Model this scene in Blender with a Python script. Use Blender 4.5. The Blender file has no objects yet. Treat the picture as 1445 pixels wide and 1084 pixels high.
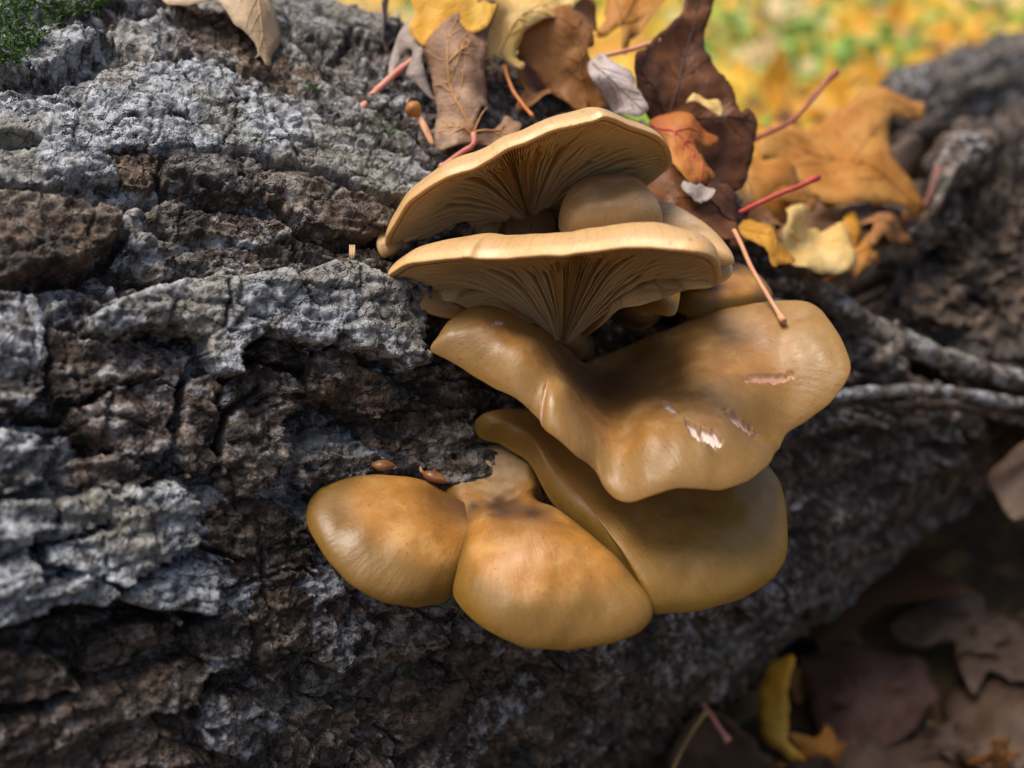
import bpy, bmesh, math, random
import numpy as np
from mathutils import Vector, Matrix
from mathutils.geometry import delaunay_2d_cdt

rad = math.radians
scene = bpy.context.scene
col = scene.collection
rng = np.random.default_rng(7)
random.seed(7)

# ------------------------------------------------------------------ camera
W, H = 1445.0, 1084.0
FPX = 1606.0                       # focal length in photo pixels
CAM_Z = 0.30
PITCH = rad(23)
cam_d = bpy.data.cameras.new('camera')
cam = bpy.data.objects.new('camera', cam_d)
col.objects.link(cam)
cam.location = (0, 0, CAM_Z)
cam.rotation_euler = (rad(90) - PITCH, 0, 0)
cam_d.sensor_width = 36
cam_d.lens = 36 * FPX / W
cam_d.clip_start = 0.005
cam_d.clip_end = 300
cam_d.dof.use_dof = True
cam_d.dof.focus_distance = 0.258
cam_d.dof.aperture_fstop = 9.0
cam_d.dof.aperture_blades = 0
scene.camera = cam

# ------------------------------------------------------------------ light
SUN_EL, SUN_AZ = rad(70), rad(-95)     # azimuth from +Y, clockwise: from the left, high up
world = bpy.data.worlds.new('World')
scene.world = world
world.use_nodes = True
wn = world.node_tree.nodes
wn.clear()
wo = wn.new('ShaderNodeOutputWorld')
wb = wn.new('ShaderNodeBackground')
ws = wn.new('ShaderNodeTexSky')
ws.sky_type = 'NISHITA'
ws.sun_disc = False
ws.sun_elevation = SUN_EL
ws.sun_rotation = SUN_AZ
ws.air_density = 1.0
ws.dust_density = 4.0
ws.ozone_density = 1.0
wb.inputs['Strength'].default_value = 0.05
world.node_tree.links.new(ws.outputs[0], wb.inputs[0])
world.node_tree.links.new(wb.outputs[0], wo.inputs[0])
sun_d = bpy.data.lights.new('sun', 'SUN')
sun_d.energy = 1.5
sun_d.angle = rad(35)
sun_d.color = (1.0, 0.95, 0.87)
sun = bpy.data.objects.new('sun', sun_d)
col.objects.link(sun)
sd = Vector((math.sin(SUN_AZ) * math.cos(SUN_EL), math.cos(SUN_AZ) * math.cos(SUN_EL), math.sin(SUN_EL)))
sun.rotation_euler = (-sd).to_track_quat('-Z', 'Y').to_euler()
sun.location = sd * 5
vs = scene.view_settings
vs.view_transform = 'Standard'
vs.look = 'None'
vs.gamma = 1
vs.exposure = 1.6
scene.cycles.use_denoising = True
scene.cycles.max_bounces = 6

# ------------------------------------------------------------------ projection helpers
cp, sp = math.cos(PITCH), math.sin(PITCH)
AX_R = np.array([1, 0, 0.0])
AX_F = np.array([0, cp, -sp])
AX_U = np.array([0, sp, cp])
CAMP = np.array([0, 0, CAM_Z])

def unproj(px, py, d):
    px = np.asarray(px, float); py = np.asarray(py, float); d = np.asarray(d, float)
    v = AX_F + ((px - W / 2) / FPX)[..., None] * AX_R - ((py - H / 2) / FPX)[..., None] * AX_U
    return CAMP + d[..., None] * v

def proj(P):
    Q = P - CAMP
    z = Q @ AX_F
    return W / 2 + FPX * (Q @ AX_R) / z, H / 2 - FPX * (Q @ AX_U) / z, z

# ------------------------------------------------------------------ noise in numpy
_perm = np.random.default_rng(3).permutation(256)
_perm = np.concatenate([_perm, _perm, _perm])
_g = np.random.default_rng(4).normal(size=(256, 3))
_g /= np.linalg.norm(_g, axis=1)[:, None]

def perlin(P):
    i = np.floor(P).astype(int)
    f = P - i
    i &= 255
    u = f * f * f * (f * (f * 6 - 15) + 10)
    out = 0
    for dx in (0, 1):
        wx = u[..., 0] if dx else 1 - u[..., 0]
        a = _perm[i[..., 0] + dx]
        for dy in (0, 1):
            wy = u[..., 1] if dy else 1 - u[..., 1]
            b = _perm[a + i[..., 1] + dy]
            for dz in (0, 1):
                wz = u[..., 2] if dz else 1 - u[..., 2]
                g = _g[_perm[b + i[..., 2] + dz]]
                out = out + wx * wy * wz * (g[..., 0] * (f[..., 0] - dx) + g[..., 1] * (f[..., 1] - dy) + g[..., 2] * (f[..., 2] - dz))
    return out * 1.6

def fbm(P, n=4, lac=2.1, gain=.5, ridged=False):
    a, s, o = 1.0, 0.0, 0.0
    P = np.array(P, float)
    for k in range(n):
        v = perlin(P + 17.3 * k)
        if ridged:
            v = 1 - 2 * np.abs(v)
        o = o + a * v; s += a
        a *= gain; P = P * lac
    return o / s

def worley(X, Y, seed=0, jit=.9):
    """F1, F2 and the cell's random value"""
    ix, iy = np.floor(X).astype(int), np.floor(Y).astype(int)
    f1 = np.full(X.shape, 9.0); f2 = f1.copy(); cid = np.zeros(X.shape)
    for dx in (-1, 0, 1):
        for dy in (-1, 0, 1):
            cx, cy = ix + dx, iy + dy
            h = ((cx * 73856093) ^ (cy * 19349663) ^ (seed * 83492791)) & 0x7fffffff
            r1 = ((h * 16807) % 2147483647) / 2147483647.0
            r2 = (((h ^ 0x5bd1e99) * 48271) % 2147483647) / 2147483647.0
            qx = cx + .5 + jit * (r1 - .5); qy = cy + .5 + jit * (r2 - .5)
            d = np.hypot(X - qx, Y - qy)
            n = d < f1
            f2 = np.where(n, f1, np.minimum(f2, d))
            cid = np.where(n, r1, cid)
            f1 = np.where(n, d, f1)
    return f1, f2, cid

def sstep(a, b, x):
    t = np.clip((x - a) / (b - a), 0, 1)
    return t * t * (3 - 2 * t)

def seg_dist(X, Y, pts, closed=False):
    d = np.full(X.shape, 1e9)
    n = len(pts)
    for k in range(n if closed else n - 1):
        ax, ay = pts[k]; bx, by = pts[(k + 1) % n]
        vx, vy = bx - ax, by - ay
        t = np.clip(((X - ax) * vx + (Y - ay) * vy) / (vx * vx + vy * vy + 1e-9), 0, 1)
        d = np.minimum(d, np.hypot(X - ax - t * vx, Y - ay - t * vy))
    return d

def inside(X, Y, pts):
    c = np.zeros(X.shape, bool)
    n = len(pts)
    for k in range(n):
        ax, ay = pts[k]; bx, by = pts[(k + 1) % n]
        if ay == by: continue
        m = ((ay > Y) != (by > Y)) & (X < (bx - ax) * (Y - ay) / (by - ay) + ax)
        c ^= m
    return c

def tps(ctrl):
    """thin-plate spline through (px, py, value), smoothed a little"""
    if not ctrl:
        return lambda X, Y: np.zeros(np.shape(X))
    c = np.array(ctrl, float)
    x, y, v = c[:, 0] / 100, c[:, 1] / 100, c[:, 2]
    n = len(c)
    def U(r2): return .5 * r2 * np.log(r2 + 1e-12)
    K = U((x[:, None] - x) ** 2 + (y[:, None] - y) ** 2) + .02 * np.eye(n)
    Pm = np.stack([np.ones(n), x, y], 1)
    A = np.block([[K, Pm], [Pm.T, np.zeros((3, 3))]])
    if n < 4:
        A += 1e-6 * np.eye(n + 3)
    w = np.linalg.solve(A, np.concatenate([v, np.zeros(3)]))
    def f(X, Y):
        X = np.asarray(X) / 100; Y = np.asarray(Y) / 100
        o = w[n] + w[n + 1] * X + w[n + 2] * Y
        for k in range(n):
            o = o + w[k] * U((X - x[k]) ** 2 + (Y - y[k]) ** 2)
        return o
    return f

def rbf(ctrl, sig):
    """bumps of a set width through (px, py, value)"""
    if not ctrl:
        return lambda X, Y: np.zeros(np.shape(X))
    c = np.array(ctrl, float)
    G = np.exp(-((c[:, None, 0] - c[:, 0]) ** 2 + (c[:, None, 1] - c[:, 1]) ** 2) / (2 * sig * sig))
    w = np.linalg.solve(G + .08 * np.eye(len(c)), c[:, 2])
    def f(X, Y):
        o = 0.
        for k in range(len(c)):
            o = o + w[k] * np.exp(-((np.asarray(X) - c[k, 0]) ** 2 + (np.asarray(Y) - c[k, 1]) ** 2) / (2 * sig * sig))
        return o
    return f

def smooth_closed(pts, n):
    """periodic Catmull-Rom, resampled evenly by length"""
    p = np.array(pts, float); m = len(p)
    out = []
    for k in range(m):
        p0, p1, p2, p3 = p[k - 1], p[k], p[(k + 1) % m], p[(k + 2) % m]
        t = np.linspace(0, 1, 24, endpoint=False)[:, None]
        out.append(.5 * (2 * p1 + (p2 - p0) * t + (2 * p0 - 5 * p1 + 4 * p2 - p3) * t ** 2 + (3 * p1 - p0 - 3 * p2 + p3) * t ** 3))
    q = np.concatenate(out); q = np.vstack([q, q[:1]])
    L = np.concatenate([[0], np.cumsum(np.hypot(*np.diff(q, axis=0).T))])
    t = np.linspace(0, L[-1], n, endpoint=False)
    return np.stack([np.interp(t, L, q[:, 0]), np.interp(t, L, q[:, 1])], 1)

def smooth_open(pts, n):
    p = np.array(pts, float)
    p = np.vstack([2 * p[0] - p[1], p, 2 * p[-1] - p[-2]])
    out = []
    for k in range(1, len(p) - 2):
        p0, p1, p2, p3 = p[k - 1], p[k], p[k + 1], p[k + 2]
        t = np.linspace(0, 1, 16, endpoint=False)[:, None]
        out.append(.5 * (2 * p1 + (p2 - p0) * t + (2 * p0 - 5 * p1 + 4 * p2 - p3) * t ** 2 + (3 * p1 - p0 - 3 * p2 + p3) * t ** 3))
    q = np.vstack(out + [p[-2:-1]])
    L = np.concatenate([[0], np.cumsum(np.linalg.norm(np.diff(q[:, :3], axis=0), axis=1))])
    t = np.linspace(0, L[-1], n)
    return np.stack([np.interp(t, L, q[:, k]) for k in range(q.shape[1])], 1)

# ------------------------------------------------------------------ object helpers
def mesh_np(name, V, faces, mat=None, parent=None, attrs=None, smooth=True):
    """faces: (n,3) or (n,4) integer array"""
    V = np.ascontiguousarray(V, np.float32); faces = np.ascontiguousarray(faces, np.int32)
    me = bpy.data.meshes.new(name)
    n, k = faces.shape
    me.vertices.add(len(V)); me.vertices.foreach_set('co', V.ravel())
    me.loops.add(n * k); me.loops.foreach_set('vertex_index', faces.ravel())
    me.polygons.add(n)
    me.polygons.foreach_set('loop_start', np.arange(0, n * k, k, dtype=np.int32))
    me.polygons.foreach_set('loop_total', np.full(n, k, np.int32))
    if smooth:
        me.polygons.foreach_set('use_smooth', np.ones(n, bool))
    for an, av in (attrs or {}).items():
        av = np.ascontiguousarray(av, np.float32)
        if av.ndim == 1:
            a = me.attributes.new(an, 'FLOAT', 'POINT'); a.data.foreach_set('value', av)
        else:
            a = me.attributes.new(an, 'FLOAT_VECTOR', 'POINT'); a.data.foreach_set('vector', av.ravel())
    me.update(calc_edges=True)
    me.validate()
    o = bpy.data.objects.new(name, me)
    col.objects.link(o)
    if mat: me.materials.append(mat)
    if parent is not None:
        o.parent = parent
        o.matrix_parent_inverse = Matrix.Translation(-parent.location)
    return o

def tag(o, label=None, cat=None, group=None, kind=None):
    if label: o['label'] = label
    if cat: o['category'] = cat
    if group: o['group'] = group
    if kind: o['kind'] = kind
    return o

def thing(name, loc, label, cat, group=None):
    o = bpy.data.objects.new(name, None)
    col.objects.link(o)
    o.empty_display_size = .01
    o.location = Vector([float(c) for c in loc])
    return tag(o, label, cat, group)

def grid_faces(nu, nv, wrap_v=False):
    a = np.arange(nu * nv).reshape(nu, nv)
    if wrap_v:
        a = np.hstack([a, a[:, :1]])
    return np.stack([a[:-1, :-1], a[1:, :-1], a[1:, 1:], a[:-1, 1:]], -1).reshape(-1, 4)

def tube(pts, radii, n=10, caps=True, wob=0., seed=0):
    """closed tube round a polyline; returns verts and quad faces (caps collapse to a point ring)"""
    P = np.array(pts, float); r = np.array(radii, float)
    if caps:
        P = np.vstack([P[:1], P, P[-1:]]); r = np.concatenate([[r[0] * .02], r, [r[-1] * .02]])
    T = np.gradient(P, axis=0)
    if caps:
        T[0] = T[2]; T[1] = T[2]; T[-1] = T[-3]; T[-2] = T[-3]
    T /= np.linalg.norm(T, axis=1)[:, None] + 1e-12
    ref = np.array([0.31, .22, .93])
    N = np.cross(T, ref); N /= np.linalg.norm(N, axis=1)[:, None]
    B = np.cross(T, N)
    th = np.linspace(0, 2 * np.pi, n, endpoint=False)
    V = P[:, None] + r[:, None, None] * (np.cos(th)[None, :, None] * N[:, None] + np.sin(th)[None, :, None] * B[:, None])
    if wob:
        R = r.max()
        V = V + (wob * R * fbm(V / (R * 1.6) + seed, 3))[..., None] * (V - P[:, None]) / (r[:, None, None] + 1e-6)
    return V.reshape(-1, 3), grid_faces(len(P), n, True)

def tube_obj(name, pts, radii, mat, parent=None, n=10, wob=0., seed=0):
    V, F = tube(pts, radii, n, True, wob, seed)
    return mesh_np(name, V, F, mat, parent)

# ------------------------------------------------------------------ materials
class Mat:
    def __init__(self, name):
        self.m = bpy.data.materials.new(name)
        self.m.use_nodes = True
        self.t = self.m.node_tree
        self.t.nodes.clear()
        self.out = self.n('ShaderNodeOutputMaterial')
        self.b = self.n('ShaderNodeBsdfPrincipled')
        self.link(self.b.outputs[0], self.out.inputs[0])
        self._pos = None
    def n(self, t, **kw):
        o = self.t.nodes.new(t)
        for k, v in kw.items(): setattr(o, k, v)
        return o
    def link(self, a, b): self.t.links.new(a, b)
    def setv(self, sock, v):
        if hasattr(v, 'is_output'): self.link(v, sock)
        elif isinstance(v, (tuple, list)) and len(v) == 3 and sock.type == 'RGBA': sock.default_value = (*v, 1)
        else: sock.default_value = v
    def attr(self, name, kind='Fac'):
        o = self.n('ShaderNodeAttribute', attribute_name=name)
        return o.outputs[kind]
    def pos(self):
        if self._pos is None:
            self._pos = self.n('ShaderNodeNewGeometry').outputs['Position']
        return self._pos
    def noise(self, scale, detail=4, rough=.55, vec=None, dist=0.):
        o = self.n('ShaderNodeTexNoise')
        o.inputs['Scale'].default_value = scale
        o.inputs['Detail'].default_value = detail
        o.inputs['Roughness'].default_value = rough
        o.inputs['Distortion'].default_value = dist
        self.link(vec or self.pos(), o.inputs['Vector'])
        return o.outputs['Fac']
    def voro(self, scale, feature='F1', vec=None):
        o = self.n('ShaderNodeTexVoronoi', feature=feature)
        o.inputs['Scale'].default_value = scale
        self.link(vec or self.pos(), o.inputs['Vector'])
        return o.outputs['Distance']
    def math(self, op, a, b=0., c=0.):
        o = self.n('ShaderNodeMath', operation=op)
        self.setv(o.inputs[0], a); self.setv(o.inputs[1], b); self.setv(o.inputs[2], c)
        return o.outputs[0]
    def ramp(self, f, lo, hi, a=0., b=1.):
        o = self.n('ShaderNodeMapRange', interpolation_type='SMOOTHSTEP')
        self.setv(o.inputs[0], f)
        for k, v in zip((1, 2, 3, 4), (lo, hi, a, b)): o.inputs[k].default_value = v
        return o.outputs[0]
    def mix(self, f, a, b, mode='MIX'):
        o = self.n('ShaderNodeMix', data_type='RGBA', blend_type=mode)
        self.setv(o.inputs[0], f); self.setv(o.inputs[6], a); self.setv(o.inputs[7], b)
        return o.outputs[2]
    def bump(self, h, strength, dist, prev=None):
        o = self.n('ShaderNodeBump')
        o.inputs['Strength'].default_value = strength
        o.inputs['Distance'].default_value = dist
        self.link(h, o.inputs['Height'])
        if prev is not None: self.link(prev, o.inputs['Normal'])
        return o.outputs[0]
    def set(self, **kw):
        names = {'color': 'Base Color', 'rough': 'Roughness', 'normal': 'Normal', 'spec': 'Specular IOR Level', 'sss': 'Subsurface Weight',
                 'sssr': 'Subsurface Radius', 'ssss': 'Subsurface Scale', 'coat': 'Coat Weight', 'coatr': 'Coat Roughness'}
        for k, v in kw.items(): 
            s = self.b.inputs[names[k]]
            if k == 'sssr': s.default_value = v
            else: self.setv(s, v)
        return self.m

def bark_material(name):
    M = Mat(name)
    li, wa, dk = M.attr('lichen'), M.attr('warm'), M.attr('dark')
    n1 = M.noise(90, 6, .6); n2 = M.noise(320, 5, .65); n3 = M.noise(1100, 3, .6); n4 = M.noise(40, 3)
    c = M.mix(M.ramp(n1, .35, .65), (.024, .019, .016), (.080, .060, .047))
    c = M.mix(M.math('MULTIPLY', M.ramp(n2, .45, .65), .55), c, (.15, .11, .085))
    wcol = M.mix(M.ramp(n2, .38, .62), (.085, .05, .03), (.25, .15, .088))
    c = M.mix(M.math('MULTIPLY', wa, M.ramp(n1, .34, .62)), c, wcol)
    lmask = M.math('MULTIPLY', M.ramp(M.math('ADD', M.math('ADD', M.math('ADD', li, M.math('MULTIPLY', n1, 1.2)), M.math('MULTIPLY', n2, 1.5)), M.math('MULTIPLY', n4, .7)), 1.95, 2.40), M.ramp(li, 0., .9, .45, .90))
    lcol = M.mix(M.ramp(n2, .36, .64), (.14, .138, .136), (.48, .49, .515))
    lcol = M.mix(M.math('MULTIPLY', M.ramp(n4, .48, .62), .6), lcol, (.21, .18, .12))
    c = M.mix(lmask, c, lcol)
    speck = M.ramp(n3, .60, .70)
    c = M.mix(M.math('MULTIPLY', speck, .7), c, (.022, .019, .018))
    c = M.mix(M.math('MULTIPLY', dk, .8), c, (.022, .017, .014))
    b = M.bump(n2, .55, .0016)
    b = M.bump(n3, .45, .0006, b)
    wv = M.n('ShaderNodeVectorMath', operation='MULTIPLY_ADD')
    nz = M.n('ShaderNodeTexNoise'); nz.inputs['Scale'].default_value = 420; nz.inputs['Detail'].default_value = 3
    M.link(M.pos(), nz.inputs['Vector'])
    M.link(nz.outputs['Color'], wv.inputs[0]); wv.inputs[1].default_value = (.004, .004, .004); M.link(M.pos(), wv.inputs[2])
    cr = M.voro(300, 'DISTANCE_TO_EDGE', wv.outputs[0])
    cr2 = M.voro(125, 'DISTANCE_TO_EDGE', wv.outputs[0])
    b = M.bump(M.ramp(cr, 0., .10), .55, .0009, b)
    b = M.bump(M.ramp(cr2, 0., .055), .8, .0016, b)
    return M.set(color=c, rough=M.ramp(n1, .3, .7, .62, .85), normal=b, spec=.35)

BARK = bark_material('bark')

def cap_material(name, mid, centre, margin, pale, palef=.5, streak=.3):
    M = Mat(name)
    rho, scar, ang, wet = M.attr('rho'), M.attr('scar'), M.attr('ang'), M.attr('stain')
    n1 = M.noise(55, 4); n2 = M.noise(260, 5, .6); n3 = M.noise(900, 3)
    c = M.mix(M.ramp(n1, .36, .64), mid, tuple(x * .84 for x in mid))
    c = M.mix(M.math('MULTIPLY', M.ramp(n1, .52, .72), palef), c, pale)
    c = M.mix(M.math('MULTIPLY', M.ramp(n2, .42, .68), .36), c, tuple(x * .66 for x in mid))
    v2 = M.n('ShaderNodeCombineXYZ')
    M.link(M.math('MULTIPLY', ang, 70.), v2.inputs[0]); M.link(M.math('MULTIPLY', rho, 5.), v2.inputs[1])
    fib = M.noise(1.0, 5, .65, v2.outputs[0])
    c = M.mix(M.math('MULTIPLY', M.ramp(fib, .42, .68), .30), c, tuple(x * .68 for x in mid))
    n5 = M.noise(135, 4, .6)
    c = M.mix(M.math('MULTIPLY', M.ramp(n5, .50, .68), .40), c, pale)
    c = M.mix(M.math('MULTIPLY', M.ramp(n5, .48, .34), .35), c, tuple(x * .55 for x in mid))
    c = M.mix(M.math('MULTIPLY', M.ramp(M.math('ADD', rho, M.math('MULTIPLY', n1, .2)), .66, .14), .88), c, centre)
    # radial streaks at the margin
    vec = M.n('ShaderNodeCombineXYZ')
    M.link(M.math('MULTIPLY', ang, 150.), vec.inputs[0]); M.link(M.math('MULTIPLY', rho, 3.), vec.inputs[1])
    st = M.noise(1.0, 3, .6, vec.outputs[0])
    c = M.mix(M.math('MULTIPLY', M.ramp(M.math('ADD', rho, M.math('MULTIPLY', n1, .10)), .70, .90), .88), c, margin)
    c = M.mix(M.math('MULTIPLY', M.math('MULTIPLY', M.ramp(st, .45, .7), M.ramp(rho, .5, .9)), streak), c, tuple(x * .7 for x in margin))
    c = M.mix(M.ramp(rho, .985, 1.0), c, tuple(min(1, x * 1.3) for x in margin))
    c = M.mix(M.math('MULTIPLY', M.ramp(n3, .63, .70), .5), c, (.14, .07, .03))
    grit = M.voro(520)
    c = M.mix(M.math('MULTIPLY', M.ramp(grit, .10, .05), M.ramp(n5, .52, .60)), c, (.05, .03, .02))
    c = M.mix(M.attr('pale'), c, M.mix(M.ramp(n2, .4, .62), (.46, .29, .14), (.36, .20, .08)))
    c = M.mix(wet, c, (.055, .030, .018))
    c = M.mix(scar, c, M.mix(M.ramp(scar, .5, .95), (.52, .27, .20), (.74, .62, .52)))
    b = M.bump(n2, .18, .0009)
    b = M.bump(n3, .16, .0003, b)
    b = M.bump(st, .16, .0005, b)
    b = M.bump(fib, .14, .0010, b)
    b = M.bump(n5, .12, .0012, b)
    return M.set(color=c, rough=M.ramp(n5, .35, .65, .36, .56), normal=b, spec=.46, sss=.10, sssr=(.006, .003, .001), ssss=.6)

CAP = cap_material('cap_skin', (.41, .178, .032), (.11, .048, .019), (.175, .090, .014), (.52, .29, .085), .5)
CAP_BROWN = cap_material('cap_skin_brown', (.37, .172, .043), (.15, .070, .026), (.25, .132, .032), (.50, .30, .115), .5)
CAP_PALE = cap_material('cap_skin_pale', (.46, .265, .10), (.34, .19, .07), (.48, .285, .115), (.60, .45, .30), .8, .55)
CAP_OLIVE = cap_material('cap_skin_olive', (.335, .16, .034), (.30, .135, .030), (.25, .134, .022), (.40, .215, .054), .3)

def gill_material():
    M = Mat('gill_flesh')
    rho, ang, ed = M.attr('rho'), M.attr('ang'), M.attr('edge')
    n1 = M.noise(60, 3); 
    c = M.mix(M.ramp(n1, .35, .65), (.44, .25, .080), (.36, .19, .055))
    c = M.mix(M.math('MULTIPLY', M.ramp(rho, .75, 1.), .5), c, (.48, .29, .10))
    c = M.mix(M.math('MULTIPLY', ed, .6), c, (.62, .45, .24))
    c = M.mix(M.math('MULTIPLY', M.ramp(rho, .45, .05), .45), c, (.36, .18, .08))
    return M.set(color=c, rough=.6, spec=.3, sss=.12, sssr=(.005, .0025, .001), ssss=.6)
GILL = gill_material()

def flesh_material():
    M = Mat('stalk_flesh')
    n1 = M.noise(90, 4); n2 = M.noise(420, 4); n3 = M.noise(1500, 2)
    c = M.mix(M.ramp(n1, .38, .62), (.20, .11, .045), (.14, .072, .028))
    c = M.mix(M.math('MULTIPLY', M.ramp(n2, .5, .7), .4), c, (.26, .17, .09))
    b = M.bump(n2, .2, .0008); b = M.bump(n3, .25, .0004, b)
    return M.set(color=c, rough=.7, spec=.25, normal=b, sss=.1, sssr=(.005, .0025, .001), ssss=.6)
FLESH = flesh_material()

def leaf_material(name, c1, c2, c3, rough=.55, trans=.25, spots=.5):
    M = Mat(name)
    n1 = M.noise(55, 4); n2 = M.noise(240, 5, .6); n3 = M.noise(800, 3)
    c = M.mix(M.ramp(n1, .38, .62), c1, c2)
    c = M.mix(M.math('MULTIPLY', M.ramp(n2, .5, .7), .6), c, c3)
    c = M.mix(M.math('MULTIPLY', M.ramp(n3, .62, .7), spots), c, tuple(x * .35 for x in c1))
    cells = M.voro(420, 'DISTANCE_TO_EDGE')
    b = M.bump(n2, .35, .0012)
    b = M.bump(M.ramp(cells, 0, .12), .25, .0003, b)
    M.set(color=c, rough=rough, normal=b, spec=.3)
    tr = M.n('ShaderNodeBsdfTranslucent'); M.setv(tr.inputs[0], c)
    mx = M.n('ShaderNodeMixShader'); mx.inputs[0].default_value = trans
    M.link(M.b.outputs[0], mx.inputs[1]); M.link(tr.outputs[0], mx.inputs[2]); M.link(mx.outputs[0], M.out.inputs[0])
    return M.m

def plain(name, c1, c2, scale=200, rough=.6, spec=.3, bump=.3):
    M = Mat(name)
    n = M.noise(scale, 4)
    c = M.mix(M.ramp(n, .36, .64), c1, c2)
    return M.set(color=c, rough=rough, spec=spec, normal=M.bump(n, bump, .0008))

# ------------------------------------------------------------------ ground
GROUND = Mat('forest_soil')
_n1 = GROUND.noise(9, 6); _n2 = GROUND.noise(60, 5)
_c = GROUND.mix(GROUND.ramp(_n1, .38, .62), (.030, .022, .014), (.09, .055, .025))
_c = GROUND.mix(GROUND.math('MULTIPLY', GROUND.ramp(_n2, .5, .66), .6), _c, (.22, .12, .04))
GROUND = GROUND.set(color=_c, rough=.9, spec=.2, normal=GROUND.bump(_n2, .6, .01))

def ground_z(x, y):
    x = np.asarray(x, float); y = np.asarray(y, float)
    m = .15 * np.exp(-((x - .28) / .2) ** 2 - ((y - .64) / .16) ** 2)
    m = m + .012 * fbm(np.stack([x * 5, y * 5, 0 * x], -1), 3) * np.exp(-(x * x + y * y) / 30)
    return m

def build_ground():
    def axis(lo, hi, n, ext):
        core = np.linspace(lo, hi, n)
        e = np.geomspace(.05, ext, 30)
        return np.concatenate([lo - e[::-1], core, hi + e])
    xs, ys = axis(-1.2, 1.5, 140, 90), axis(-.3, 2.4, 140, 120)
    X, Y = np.meshgrid(xs, ys, indexing='ij')
    V = np.stack([X, Y, ground_z(X, Y)], -1).reshape(-1, 3)
    F = grid_faces(len(xs), len(ys))
    tag(mesh_np('ground', V, F, GROUND), kind='structure')
build_ground()

# ------------------------------------------------------------------ main log
PHI, TILT, R0, TAP = .6253, .0839, .1445, .582
AC = np.array([.0517, .4812, .1314])
LA = np.array([math.cos(PHI) * math.cos(TILT), math.sin(PHI) * math.cos(TILT), math.sin(TILT)])
LN1 = np.array([math.sin(PHI), -math.cos(PHI), 0.0])
LN2 = np.cross(LN1, LA); LN2 *= np.sign(LN2[2])

_sil = np.array([(-400, -400), (600, -120), (720, -10), (860, 140), (930, 250), (980, 350), (1060, 460), (1120, 505), (1200, 552), (1300, 572), (1445, 600), (1700, 660), (2600, 800)], float)

def log_base(S, T):
    r = R0 * np.exp(-TAP * S)
    P = AC + S[..., None] * LA + (r * np.cos(T))[..., None] * LN1 + (r * np.sin(T))[..., None] * LN2
    # the far end of the trunk is broken down: its top falls away to the back
    front = AC + S[..., None] * LA + (r * .55)[..., None] * LN1
    x, y, z = proj(front)
    z = np.maximum(z, .12)
    ytop = np.interp(x, _sil[:, 0], _sil[:, 1])
    ztop = (CAMP + z[..., None] * (AX_F + ((x - W / 2) / FPX)[..., None] * AX_R - ((ytop - H / 2) / FPX)[..., None] * AX_U))[..., 2]
    back = np.maximum(0, (.55 - np.cos(T)) * r)
    zt = ztop - .22 * back
    k = .02
    h = np.clip(.5 + .5 * (zt - P[..., 2]) / k, 0, 1)
    P[..., 2] = P[..., 2] * h + zt * (1 - h) - k * h * (1 - h)
    return P

def mmpx(v): return v * 6.0      # millimetres on the bark in photo pixels, roughly

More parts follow.
